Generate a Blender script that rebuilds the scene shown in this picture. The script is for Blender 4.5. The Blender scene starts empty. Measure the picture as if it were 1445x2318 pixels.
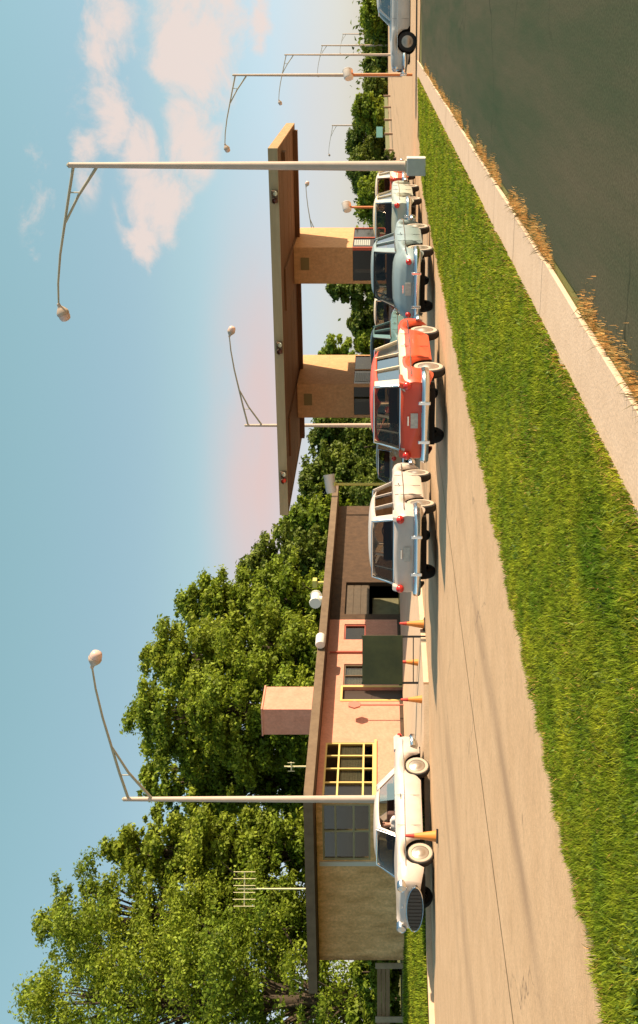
import bpy, bmesh, math, random
import numpy as np
from mathutils import Vector, Matrix
from math import sin, cos, pi, radians, sqrt

random.seed(7)
rng = np.random.default_rng(7)
S = bpy.context.scene
COL = S.collection

# ------------------------------------------------------------------ camera, sky, sun, exposure
EYE, FPX = 1.4, 2800.0          # eye height (m) and focal length in pixels of the 2318-pixel side
cd = bpy.data.cameras.new('camera')
cam = bpy.data.objects.new('camera', cd)
COL.objects.link(cam)
# the photograph is turned on its side: picture-up is the right-hand side of the place
cam.matrix_world = Matrix(((0, 1, 0, 0), (0, 0, -1, 0), (-1, 0, 0, EYE), (0, 0, 0, 1)))
cd.sensor_width = 36.0
cd.lens = 36.0 * FPX / 2318.0
cd.shift_x = -0.0585
cd.clip_end = 4000
S.camera = cam

SUN_EL, SUN_AZ = radians(25.0), radians(-6.0)      # sun stands to the right (+X), slightly beyond
sdir = Vector((cos(SUN_EL) * cos(SUN_AZ), cos(SUN_EL) * sin(SUN_AZ), sin(SUN_EL)))
sl = bpy.data.lights.new('sun', 'SUN')
sl.energy = 3.7
sl.angle = radians(0.5)
sl.color = (1.0, 0.79, 0.57)
so = bpy.data.objects.new('sun', sl)
COL.objects.link(so)
so.rotation_euler = (-sdir).to_track_quat('-Z', 'Y').to_euler()

S.view_settings.view_transform = 'Standard'
S.view_settings.look = 'None'
S.view_settings.gamma = 1.0
S.view_settings.use_curve_mapping = False
S.view_settings.exposure = 1.15

world = bpy.data.worlds.new("World")
S.world = world
world.use_nodes = True


def build_world():
    nt = world.node_tree
    nt.nodes.clear()
    N, L = nt.nodes.new, nt.links.new

    def math_(op, a, b=None, clamp=False):
        n = N('ShaderNodeMath'); n.operation = op; n.use_clamp = clamp
        for i, v in enumerate((a, b)):
            if v is None: continue
            if isinstance(v, (int, float)): n.inputs[i].default_value = v
            else: L(v, n.inputs[i])
        return n.outputs[0]

    def mrange(v, a, b, c=0.0, d=1.0):
        n = N('ShaderNodeMapRange'); n.interpolation_type = 'SMOOTHSTEP'
        L(v, n.inputs[0])
        for i, q in enumerate((a, b, c, d)): n.inputs[i + 1].default_value = q
        return n.outputs[0]

    def mix(f, a, b, mode='MIX'):
        n = N('ShaderNodeMix'); n.data_type = 'RGBA'; n.blend_type = mode
        if isinstance(f, (int, float)): n.inputs[0].default_value = f
        else: L(f, n.inputs[0])
        for i, v in ((6, a), (7, b)):
            if isinstance(v, tuple): n.inputs[i].default_value = (*v, 1)
            else: L(v, n.inputs[i])
        return n.outputs[2]

    sky = N('ShaderNodeTexSky')
    sky.sky_type = 'NISHITA'
    sky.sun_disc = False
    sky.sun_elevation = SUN_EL
    sky.sun_rotation = radians(90.0) - SUN_AZ
    sky.dust_density = 0.5
    sky.ozone_density = 1.0
    tc = N('ShaderNodeTexCoord')
    D = tc.outputs['Generated']
    sep = N('ShaderNodeSeparateXYZ'); L(D, sep.inputs[0])
    el = sep.outputs[2]
    # aged colour print: the blue leans to teal, warm pale towards the horizon
    tint = mix(mrange(el, 0.17, 0.32), mix(mrange(el, 0.03, 0.17), SKY_LOW, SKY_MID), SKY_HIGH)
    base = mix(1.0, sky.outputs[0], tint, 'MULTIPLY')

    def fbm(scale, detail, stretch, rough=0.6, off=0.0):
        m = N('ShaderNodeMapping'); L(D, m.inputs[0]); m.inputs['Scale'].default_value = stretch
        m.inputs['Location'].default_value = (off, off * .7, off * 1.3)
        n = N('ShaderNodeTexNoise'); n.inputs['Scale'].default_value = scale
        n.inputs['Detail'].default_value = detail; n.inputs['Roughness'].default_value = rough
        n.inputs['Distortion'].default_value = 0.35
        L(m.outputs[0], n.inputs['Vector'])
        return n.outputs[0]

    nz = fbm(17.0, 11, (1, 1, 1.25), 0.64)
    nz2 = fbm(4.0, 6, (1, 1, 2.5), 0.55, 3.0)
    # cloud banks: (x/y, z/y, horizontal radius, vertical radius, weight)
    dens = None
    for a, e, rx, rz, wgt in CLOUDS:
        c = Vector((a, 1, e)).normalized()
        vm = N('ShaderNodeVectorMath'); vm.operation = 'SUBTRACT'
        L(D, vm.inputs[0]); vm.inputs[1].default_value = c
        vs = N('ShaderNodeVectorMath'); vs.operation = 'MULTIPLY'
        L(vm.outputs[0], vs.inputs[0]); vs.inputs[1].default_value = (1 / rx, 1 / rx, 1 / rz)
        ln = N('ShaderNodeVectorMath'); ln.operation = 'LENGTH'; L(vs.outputs[0], ln.inputs[0])
        g = math_('MULTIPLY', mrange(ln.outputs['Value'], 1.5, 0.0), wgt)
        dens = g if dens is None else math_('MAXIMUM', dens, g)
    # loose clouds over the rest of the sky
    rest = math_('MULTIPLY', mrange(nz2, 0.56, 0.72), mrange(sep.outputs[1], 0.75, 0.5))
    dens = math_('MAXIMUM', dens, math_('MULTIPLY', rest, 0.8))
    v = math_('ADD', math_('MULTIPLY', dens, 0.92), math_('MULTIPLY', math_('SUBTRACT', nz, 0.525), 2.9))
    mask = math_('MULTIPLY', mrange(v, 0.06, 0.78), mrange(dens, 0.02, 0.22))
    bank = None
    for a, e, rx, rz, wgt in HAZES:
        vm = N('ShaderNodeVectorMath'); vm.operation = 'SUBTRACT'
        L(D, vm.inputs[0]); vm.inputs[1].default_value = Vector((a, 1, e)).normalized()
        vs = N('ShaderNodeVectorMath'); vs.operation = 'MULTIPLY'
        L(vm.outputs[0], vs.inputs[0]); vs.inputs[1].default_value = (1 / rx, 1 / rx, 1 / rz)
        ln = N('ShaderNodeVectorMath'); ln.operation = 'LENGTH'; L(vs.outputs[0], ln.inputs[0])
        g = math_('MULTIPLY', mrange(ln.outputs['Value'], 1.4, 0.0), wgt)
        bank = g if bank is None else math_('MAXIMUM', bank, g)
    bank = math_('MULTIPLY', bank, mrange(fbm(5.0, 5, (1, 1, 3.0), 0.5, 8.6), 0.15, 0.55))
    col = mix(bank, base, HAZE_PINK)
    col = mix(math_('MULTIPLY', mask, 0.9), col, CLOUD_COL)
    bg = N('ShaderNodeBackground'); bg.inputs['Strength'].default_value = 0.083
    L(col, bg.inputs[0])
    out = N('ShaderNodeOutputWorld'); L(bg.outputs[0], out.inputs[0])


SKY_LOW, SKY_MID, SKY_HIGH = (0.72, 0.74, 0.96), (0.83, 0.85, 0.76), (0.95, 1.06, 0.80)
HAZE_PINK, CLOUD_COL = (4.2, 3.2, 3.05), (4.75, 3.95, 3.6)
HAZES = [(0.05, 0.098, 0.20, 0.040, 1.0), (-0.10, 0.080, 0.14, 0.035, 0.7), (0.30, 0.05, 0.2, 0.03, 0.25), (-0.8, 0.08, 0.4, 0.04, 0.5), (1.2, 0.08, 0.4, 0.04, 0.5)]
CLOUDS = [(0.372, 0.155, 0.060, 0.038, 1.1), (0.425, 0.150, 0.055, 0.042, 1.1), (0.318, 0.158, 0.048, 0.026, 0.95), (0.325, 0.215, 0.036, 0.022, 0.9),
          (0.290, 0.190, 0.042, 0.020, 0.9), (0.252, 0.182, 0.038, 0.026, 1.05), (0.222, 0.190, 0.028, 0.015, 0.9),
          (0.255, 0.272, 0.055, 0.018, 0.6), (0.300, 0.240, 0.045, 0.016, 0.55), (0.385, 0.212, 0.055, 0.026, 0.7), (0.388, 0.096, 0.030, 0.010, 0.75)]
build_world()

# ------------------------------------------------------------------ place frame
RD = Vector((0.383, 0.924, 0)).normalized()       # the way the road runs
RN = Vector((RD.y, -RD.x, 0))                     # to its right
RANG = math.atan2(RD.y, RD.x)


def at(x, y, Y):
    """a point seen at photo pixel (x, y), Y metres away, in metres"""
    return Vector(((1159 - y) * Y / FPX, Y, EYE - (x - 858) * Y / FPX))


def gnd(x, y):
    """where the ground lies under photo pixel (x, y)"""
    return at(x, y, EYE * FPX / (x - 858))


def road(t, s):
    """t metres right of the axis, s metres along it"""
    v = RN * t + RD * s
    return Vector((v.x, v.y, 0))


def lane(t, Y):
    return Vector(((t + RD.x * Y) / RD.y, Y, 0))

# ------------------------------------------------------------------ materials
MATS = {}


def mat(name, col, rough=0.7, var=0.0, scale=4.0, bump=0.0, bscale=30.0, metal=0.0, coat=0.0, col2=None, stretch=None,
        spec=None, transl=0.0, island=0.0, detail=6, speck=0.0, sscale=30.0, turn=0.0):
    if name in MATS: return MATS[name]
    m = bpy.data.materials.new(name); m.use_nodes = True
    nt = m.node_tree; N, L = nt.nodes.new, nt.links.new
    b = nt.nodes['Principled BSDF']
    b.inputs['Base Color'].default_value = (*col, 1)
    b.inputs['Roughness'].default_value = rough
    b.inputs['Metallic'].default_value = metal
    if coat: b.inputs['Coat Weight'].default_value = coat; b.inputs['Coat Roughness'].default_value = 0.08
    if spec is not None: b.inputs['Specular IOR Level'].default_value = spec
    tc = N('ShaderNodeTexCoord'); vec = tc.outputs['Object']
    if turn:
        rt = N('ShaderNodeVectorRotate'); rt.rotation_type = 'Z_AXIS'; rt.inputs['Angle'].default_value = turn; L(vec, rt.inputs['Vector']); vec = rt.outputs[0]
    if stretch:
        mp = N('ShaderNodeMapping'); mp.inputs['Scale'].default_value = stretch
        L(vec, mp.inputs[0]); vec = mp.outputs[0]
    colout = None
    if var or col2:
        n = N('ShaderNodeTexNoise'); n.inputs['Scale'].default_value = scale; n.inputs['Detail'].default_value = detail
        n.inputs['Roughness'].default_value = 0.65
        L(vec, n.inputs['Vector'])
        r = N('ShaderNodeMapRange'); L(n.outputs[0], r.inputs[0]); r.inputs[1].default_value = 0.32; r.inputs[2].default_value = 0.68
        x = N('ShaderNodeMix'); x.data_type = 'RGBA'; L(r.outputs[0], x.inputs[0])
        c2 = col2 or tuple(min(1, c * (1 + var)) for c in col)
        c1 = col if col2 else tuple(c * (1 - var) for c in col)
        x.inputs[6].default_value = (*c1, 1); x.inputs[7].default_value = (*c2, 1)
        colout = x.outputs[2]
    if speck:
        n3 = N('ShaderNodeTexNoise'); n3.inputs['Scale'].default_value = sscale; n3.inputs['Detail'].default_value = 4; n3.inputs['Roughness'].default_value = .7
        L(tc.outputs['Object'], n3.inputs['Vector'])
        r3 = N('ShaderNodeMapRange'); L(n3.outputs[0], r3.inputs[0]); r3.inputs[1].default_value = .36; r3.inputs[2].default_value = .64
        r3.inputs[3].default_value = 1 - speck; r3.inputs[4].default_value = 1 + speck
        v3 = N('ShaderNodeVectorMath'); v3.operation = 'SCALE'
        if colout: L(colout, v3.inputs[0])
        else: v3.inputs[0].default_value = col
        L(r3.outputs[0], v3.inputs['Scale']); colout = v3.outputs[0]
    if island:
        g = N('ShaderNodeNewGeometry')
        r = N('ShaderNodeMapRange'); L(g.outputs['Random Per Island'], r.inputs[0])
        r.inputs[3].default_value = 1 - island; r.inputs[4].default_value = 1 + island
        v = N('ShaderNodeVectorMath'); v.operation = 'SCALE'
        if colout: L(colout, v.inputs[0])
        else: v.inputs[0].default_value = col
        L(r.outputs[0], v.inputs['Scale'])
        colout = v.outputs[0]
    if colout: L(colout, b.inputs['Base Color'])
    if bump:
        n2 = N('ShaderNodeTexNoise'); n2.inputs['Scale'].default_value = bscale; n2.inputs['Detail'].default_value = 5
        L(vec, n2.inputs['Vector'])
        bp = N('ShaderNodeBump'); bp.inputs['Strength'].default_value = bump; bp.inputs['Distance'].default_value = 0.02
        L(n2.outputs[0], bp.inputs['Height']); L(bp.outputs[0], b.inputs['Normal'])
    if transl:
        tr = N('ShaderNodeBsdfTranslucent')
        if colout: L(colout, tr.inputs[0])
        else: tr.inputs[0].default_value = (*col, 1)
        ms = N('ShaderNodeMixShader'); ms.inputs[0].default_value = transl
        out = nt.nodes['Material Output']
        L(b.outputs[0], ms.inputs[1]); L(tr.outputs[0], ms.inputs[2]); L(ms.outputs[0], out.inputs[0])
    MATS[name] = m
    return m


def glass_mat(name, tint, refl=0.12):
    if name in MATS: return MATS[name]
    m = bpy.data.materials.new(name); m.use_nodes = True
    nt = m.node_tree; N, L = nt.nodes.new, nt.links.new
    nt.nodes.remove(nt.nodes['Principled BSDF'])
    t = N('ShaderNodeBsdfTransparent'); t.inputs[0].default_value = (*tint, 1)
    g = N('ShaderNodeBsdfGlossy'); g.inputs['Roughness'].default_value = 0.03; g.inputs[0].default_value = (.8, .8, .78, 1)
    lw = N('ShaderNodeLayerWeight'); lw.inputs[0].default_value = 0.5
    pw = N('ShaderNodeMath'); pw.operation = 'POWER'; pw.inputs[1].default_value = 4.0; L(lw.outputs['Facing'], pw.inputs[0])
    ma = N('ShaderNodeMath'); ma.operation = 'MULTIPLY_ADD'; ma.use_clamp = True; ma.inputs[1].default_value = .7; ma.inputs[2].default_value = refl
    L(pw.outputs[0], ma.inputs[0])
    mx = N('ShaderNodeMixShader'); L(ma.outputs[0], mx.inputs[0]); L(t.outputs[0], mx.inputs[1]); L(g.outputs[0], mx.inputs[2])
    L(mx.outputs[0], nt.nodes['Material Output'].inputs[0])
    MATS[name] = m
    return m


# ------------------------------------------------------------------ mesh helpers
class MB:
    def __init__(s): s.v, s.f, s.m = [], [], []

    def add(s, vs, fs, mi=0):
        o = len(s.v); s.v += [tuple(p) for p in vs]
        s.f += [tuple(i + o for i in f) for f in fs]; s.m += [mi] * len(fs); return s

    def box(s, x0, x1, y0, y1, z0, z1, mi=0):
        vs = [(x, y, z) for z in (z0, z1) for y in (y0, y1) for x in (x0, x1)]
        return s.add(vs, [(0, 2, 3, 1), (4, 5, 7, 6), (0, 1, 5, 4), (2, 6, 7, 3), (0, 4, 6, 2), (1, 3, 7, 5)], mi)

    def bar(s, p, q, w, h=None, up=(0, 0, 1), mi=0):
        p, q = Vector(p), Vector(q); h = h or w
        d = (q - p).normalized(); u = Vector(up)
        if abs(d.dot(u)) > .98: u = Vector((1, 0, 0))
        a = d.cross(u).normalized() * w / 2; b = a.cross(d).normalized() * h / 2
        vs = [p - a - b, p + a - b, p + a + b, p - a + b, q - a - b, q + a - b, q + a + b, q - a + b]
        return s.add(vs, [(0, 3, 2, 1), (4, 5, 6, 7), (0, 1, 5, 4), (1, 2, 6, 5), (2, 3, 7, 6), (3, 0, 4, 7)], mi)

    def tube(s, pts, rad, n=8, mi=0, cap=True):
        pts = [Vector(p) for p in pts]; k = len(pts)
        rad = list(rad) if hasattr(rad, '__len__') else [rad] * k
        vs, fs = [], []
        ref = None
        for i in range(k):
            d = (pts[min(i + 1, k - 1)] - pts[max(i - 1, 0)]).normalized()
            if ref is None:
                ref = Vector((1, 0, 0)) if abs(d.x) < .9 else Vector((0, 1, 0))
            a = (ref - d * ref.dot(d)).normalized(); ref = a; b = d.cross(a)
            for j in range(n):
                t = 2 * pi * j / n; vs.append(pts[i] + (a * cos(t) + b * sin(t)) * rad[i])
        for i in range(k - 1):
            for j in range(n):
                j2 = (j + 1) % n
                fs.append((i * n + j, i * n + j2, (i + 1) * n + j2, (i + 1) * n + j))
        if cap: fs += [tuple(range(n))[::-1], tuple((k - 1) * n + j for j in range(n))]
        return s.add(vs, fs, mi)

    def lathe(s, prof, n=16, M=None, mi=0):
        """prof: (r, z) pairs, turned about z, then transformed by M"""
        M = M or Matrix.Identity(4); vs, fs = [], []
        for r, z in prof:
            for j in range(n):
                t = 2 * pi * j / n; vs.append(M @ Vector((max(r, 1e-4) * cos(t), max(r, 1e-4) * sin(t), z)))
        for i in range(len(prof) - 1):
            for j in range(n):
                j2 = (j + 1) % n; fs.append((i * n + j, i * n + j2, (i + 1) * n + j2, (i + 1) * n + j))
        return s.add(vs, fs, mi)

    def prism(s, poly, axis, a, b, mi=0):
        """polygon extruded along an axis (0,1,2) between a and b"""
        def put(p, q):
            l = list(p); l.insert(axis, q); return tuple(l)
        n = len(poly); vs = [put(p, a) for p in poly] + [put(p, b) for p in poly]
        fs = [tuple(range(n))[::-1], tuple(range(n, 2 * n))] + [(i, (i + 1) % n, n + (i + 1) % n, n + i) for i in range(n)]
        return s.add(vs, fs, mi)

    def grid(s, P, mi=0):
        r, c = len(P), len(P[0])
        return s.add([p for row in P for p in row],
                     [(i * c + j, i * c + j + 1, (i + 1) * c + j + 1, (i + 1) * c + j) for i in range(r - 1) for j in range(c - 1)], mi)

    def build(s, name, mats, parent=None, smooth=None, solid=0, bevel=0, recalc=True, loc=None):
        me = bpy.data.meshes.new(name); me.from_pydata(s.v, [], s.f)
        for m in (mats if isinstance(mats, (list, tuple)) else [mats]): me.materials.append(m)
        me.polygons.foreach_set('material_index', s.m)
        if recalc:
            bm = bmesh.new(); bm.from_mesh(me); bmesh.ops.recalc_face_normals(bm, faces=bm.faces); bm.to_mesh(me); bm.free()
        if smooth is not None:
            me.polygons.foreach_set('use_smooth', [True] * len(me.polygons))
            me.set_sharp_from_angle(angle=radians(smooth))
        o = bpy.data.objects.new(name, me); COL.objects.link(o)
        if parent: o.parent = parent
        if loc is not None: o.location = loc
        if solid:
            md = o.modifiers.new('solid', 'SOLIDIFY'); md.thickness = solid; md.offset = -1
        if bevel:
            md = o.modifiers.new('edge', 'BEVEL'); md.width = bevel; md.segments = 2; md.limit_method = 'ANGLE'; md.angle_limit = radians(40)
        return o


def tag(o, label=None, cat=None, group=None, kind=None):
    for k, v in (('label', label), ('category', cat), ('group', group), ('kind', kind)):
        if v: o[k] = v
    return o


def thing(name, loc, rz, label, cat, group=None, scale=None):
    o = bpy.data.objects.new(name, None); COL.objects.link(o)
    o.location = loc; o.rotation_euler.z = rz; o.empty_display_size = .3
    if scale: o.scale = (scale,) * 3
    return tag(o, label, cat, group)


def sheet(name, pts, z, m, label, cat='ground', kind='structure'):
    me = bpy.data.meshes.new(name)
    me.from_pydata([(p[0], p[1], z) for p in pts], [], [tuple(range(len(pts)))])
    me.materials.append(m)
    bm = bmesh.new(); bm.from_mesh(me)
    bmesh.ops.triangulate(bm, faces=bm.faces)
    for f in bm.faces:
        if f.normal.z < 0: f.normal_flip()
    bm.to_mesh(me); bm.free()
    o = bpy.data.objects.new(name, me); COL.objects.link(o)
    return tag(o, label, cat, None, kind)

# ------------------------------------------------------------------ ground and roads
M_ground = mat('field_grass', (.13, .14, .022), .95, scale=.25, col2=(.2, .18, .04), bump=.4, bscale=6)


def concrete_mat():
    """sun-bleached concrete with tyre and oil tracks running along the lanes"""
    m = mat('road_concrete', (.55, .355, .195), .88, scale=1.1, col2=(.64, .43, .25), bump=.25, bscale=60, detail=13, speck=.13, sscale=22)
    nt = m.node_tree; N, L = nt.nodes.new, nt.links.new
    b = nt.nodes['Principled BSDF']
    src = b.inputs['Base Color'].links[0].from_socket
    tc = N('ShaderNodeTexCoord')
    rot = N('ShaderNodeVectorRotate'); rot.rotation_type = 'Z_AXIS'; rot.inputs['Angle'].default_value = pi / 2 - RANG
    L(tc.outputs['Object'], rot.inputs['Vector'])
    sp = N('ShaderNodeSeparateXYZ'); L(rot.outputs[0], sp.inputs[0])

    def mth(op, a, b_=None):
        n = N('ShaderNodeMath'); n.operation = op
        for i, v in enumerate((a, b_)):
            if v is None: continue
            if isinstance(v, (int, float)): n.inputs[i].default_value = v
            else: L(v, n.inputs[i])
        return n.outputs[0]

    def noise(scale, st, det=4):
        mp = N('ShaderNodeMapping'); mp.inputs['Scale'].default_value = st; L(rot.outputs[0], mp.inputs[0])
        n = N('ShaderNodeTexNoise'); n.inputs['Scale'].default_value = scale; n.inputs['Detail'].default_value = det
        L(mp.outputs[0], n.inputs['Vector']); return n.outputs[0]
    wob = mth('MULTIPLY', mth('SUBTRACT', noise(.12, (.2, 1, 1), 2), .5), 1.2)
    t = mth('ADD', sp.outputs[0], wob)
    tot = None
    for t0, wd, amp in ((-13.9, .95, .62), (-8.05, .50, .62), (-15.6, .6, .30), (-11.2, .25, .16), (-12.4, .4, .14), (-6.9, .2, .14)):
        r = N('ShaderNodeMapRange'); r.interpolation_type = 'SMOOTHSTEP'
        L(mth('ABSOLUTE', mth('SUBTRACT', t, t0)), r.inputs[0])
        r.inputs[1].default_value = wd; r.inputs[2].default_value = 0; r.inputs[3].default_value = 0; r.inputs[4].default_value = amp
        tot = r.outputs[0] if tot is None else mth('MAXIMUM', tot, r.outputs[0])
    br = N('ShaderNodeMapRange'); L(noise(.35, (2.5, .35, 1), 6), br.inputs[0]); br.inputs[1].default_value = .42; br.inputs[2].default_value = .68
    stain = mth('MULTIPLY', tot, br.outputs[0])
    fine = N('ShaderNodeMapRange'); L(noise(5.0, (1, .8, 1), 9), fine.inputs[0]); fine.inputs[1].default_value = .5; fine.inputs[2].default_value = .75
    fine.inputs[4].default_value = .22
    stain = mth('MAXIMUM', stain, fine.outputs[0])
    x = N('ShaderNodeMix'); x.data_type = 'RGBA'; L(stain, x.inputs[0]); L(src, x.inputs[6]); x.inputs[7].default_value = (.20, .115, .065, 1)
    L(x.outputs[2], b.inputs['Base Color'])
    return m


def add_cracks(m, scale, width, colour, amount, spots=0.0):
    """fine wandering cracks and scattered drip spots in a pavement"""
    nt = m.node_tree; N, L = nt.nodes.new, nt.links.new
    b = nt.nodes['Principled BSDF']
    src = b.inputs['Base Color'].links[0].from_socket
    tc = N('ShaderNodeTexCoord')
    wn = N('ShaderNodeTexNoise'); wn.inputs['Scale'].default_value = 1.1; wn.inputs['Detail'].default_value = 5
    L(tc.outputs['Object'], wn.inputs['Vector'])
    vs = N('ShaderNodeVectorMath'); vs.operation = 'MULTIPLY_ADD'; L(wn.outputs['Color'], vs.inputs[0])
    vs.inputs[1].default_value = (1.6, 1.6, 0); L(tc.outputs['Object'], vs.inputs[2])
    vo = N('ShaderNodeTexVoronoi'); vo.feature = 'DISTANCE_TO_EDGE'; vo.inputs['Scale'].default_value = scale; L(vs.outputs[0], vo.inputs['Vector'])
    r = N('ShaderNodeMapRange'); L(vo.outputs['Distance'], r.inputs[0]); r.inputs[1].default_value = width; r.inputs[2].default_value = 0
    r.inputs[3].default_value = 0; r.inputs[4].default_value = amount
    mk = N('ShaderNodeTexNoise'); mk.inputs['Scale'].default_value = .21; L(tc.outputs['Object'], mk.inputs['Vector'])
    mr = N('ShaderNodeMapRange'); L(mk.outputs[0], mr.inputs[0]); mr.inputs[1].default_value = .5; mr.inputs[2].default_value = .62
    mm = N('ShaderNodeMath'); mm.operation = 'MULTIPLY'; L(r.outputs[0], mm.inputs[0]); L(mr.outputs[0], mm.inputs[1])
    fac = mm.outputs[0]
    if spots:
        v2 = N('ShaderNodeTexVoronoi'); v2.inputs['Scale'].default_value = 1.7; L(tc.outputs['Object'], v2.inputs['Vector'])
        s2 = N('ShaderNodeMapRange'); L(v2.outputs['Distance'], s2.inputs[0]); s2.inputs[1].default_value = .13; s2.inputs[2].default_value = .02
        s2.inputs[3].default_value = 0; s2.inputs[4].default_value = spots
        k2 = N('ShaderNodeSeparateColor'); L(v2.outputs['Color'], k2.inputs[0])
        g2 = N('ShaderNodeMath'); g2.operation = 'GREATER_THAN'; g2.inputs[1].default_value = .72; L(k2.outputs[0], g2.inputs[0])
        m2 = N('ShaderNodeMath'); m2.operation = 'MULTIPLY'; L(s2.outputs[0], m2.inputs[0]); L(g2.outputs[0], m2.inputs[1])
        mx = N('ShaderNodeMath'); mx.operation = 'MAXIMUM'; L(fac, mx.inputs[0]); L(m2.outputs[0], mx.inputs[1]); fac = mx.outputs[0]
    x = N('ShaderNodeMix'); x.data_type = 'RGBA'; L(fac, x.inputs[0]); L(src, x.inputs[6]); x.inputs[7].default_value = (*colour, 1)
    L(x.outputs[2], b.inputs['Base Color'])


M_conc = concrete_mat()
add_cracks(M_conc, .17, .004, (.10, .06, .035), .75, .55)
M_joint = mat('joint_tar', (.045, .035, .028), .9)
M_kerb = mat('kerb_concrete', (.60, .43, .29), .9, scale=3, col2=(.68, .50, .35), bump=.2, bscale=40, speck=.06, sscale=30)
M_asph = mat('dark_asphalt', (.034, .060, .030), .97, scale=.9, col2=(.098, .086, .055), detail=9, spec=.06, speck=.28, sscale=55, stretch=(1, .10, 1), turn=pi / 2 - RANG)
add_cracks(M_asph, .22, .006, (.012, .016, .010), .85, .5)
M_lawn = mat('verge_soil', (.05, .055, .007), .95, scale=1.5, col2=(.09, .10, .012), bump=.5, bscale=25, spec=0.0)
M_walk = mat('apron_concrete', (.60, .43, .28), .9, scale=1.3, col2=(.68, .50, .34), bump=.3, bscale=40)

tag(sheet('ground', [(-900, -60), (900, -60), (900, 1500), (-900, 1500)], -.02, M_ground, 'open grass field running out to the tree line'), kind='structure')
JT = -9.85
mbj = MB()
# two concrete lanes with an open joint between them
sheet('concrete_road', [road(JT - .022, -12), road(JT - .022, 330), road(-19, 330), road(-19, 58), (-2.6, 43), (-3.0, 38.6), (-4.8, 34.8), (-11.6, 32.9), (-15.2, 27.5), (-19, 18), (-19, 5), road(-22, -12)],
      0.0, M_conc, 'sunlit tan concrete approach lanes left of the long joint, brown tyre tracks', 'road')
sheet('concrete_lane', [road(JT + .022, -12), road(-4.6, -12), road(-4.6, 330), road(JT + .022, 330)], 0.0, M_conc,
      'sunlit tan concrete lane between the long joint and the grass strip', 'road')
sheet('joint_strip', [road(JT - .022, -12), road(JT + .022, -12), road(JT + .022, 330), road(JT - .022, 330)], -.014, M_joint,
      'thin dark joint running along the concrete road', 'road joint')
# crossover concrete beyond the tip of the grass
sheet('crossover', [road(-4.7, 46.5), road(-.2, 45.0), road(1.5, 47.5), road(6, 55), road(6, 330), road(-4.7, 330)], .004, M_conc,
      'pale concrete crossover beyond the pointed tip of the grass strip', 'road')
KL, KR = -2.55, -2.02           # kerb strip, across the road axis
sheet('asphalt_road', [road(KR + .1, -14), road(26, -14), road(26, 47.2), road(3.2, 47.2), road(.6, 44.6), road(KR + .1, 43.2)], .002, M_asph,
      'dark green-grey patched asphalt roadway at the lower right', 'road')


def verge_left(s):      # left edge of the grass strip
    return -5.62 + .28 * min(1, max(0, (s - 25) / 15)) + (0 if s < 38 else (s - 38) ** 2 * .055)


ss = [-4 + i * .5 for i in range(98)]
TIP = 45.2
le = [(verge_left(s) + .035 * sin(s * 3.1) + .03 * sin(s * 7.7 + 1), s) for s in ss if s < TIP and verge_left(s) < KL]
sheet('grass_verge', [road(t, s) for t, s in le] + [road(KL + .02, le[-1][1] + .4), road(KL + .02, -4)], .02, M_lawn,
      'long tapering strip of grass between concrete road and kerb', 'grass strip')
mb = MB()
for i in range(24):         # kerb strip poured in lengths
    s0, s1 = -8 + i * 2.3, -8 + (i + 1) * 2.3 - .02
    j0, j1 = [random.uniform(-.012, .012) for _ in range(2)]
    o = MB()
    a = [road(KL + j0, s0), road(KR + j0, s0), road(KR + j1, s1), road(KL + j1, s1)]
    h = .03 + random.uniform(-.003, .003)
    vs = [(p.x, p.y, -.01) for p in a] + [(p.x, p.y, h) for p in a]
    o.add(vs, [(0, 1, 2, 3), (4, 5, 6, 7), (0, 1, 5, 4), (1, 2, 6, 5), (2, 3, 7, 6), (3, 0, 4, 7)])
    if i == 0:
        kroot = bpy.data.objects.new('kerb', None); COL.objects.link(kroot)
        tag(kroot, 'broad pale concrete kerb between grass and dark asphalt', 'kerb', None, 'structure')
    o.build('kerb_length', M_kerb, kroot, bevel=.006)


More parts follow.
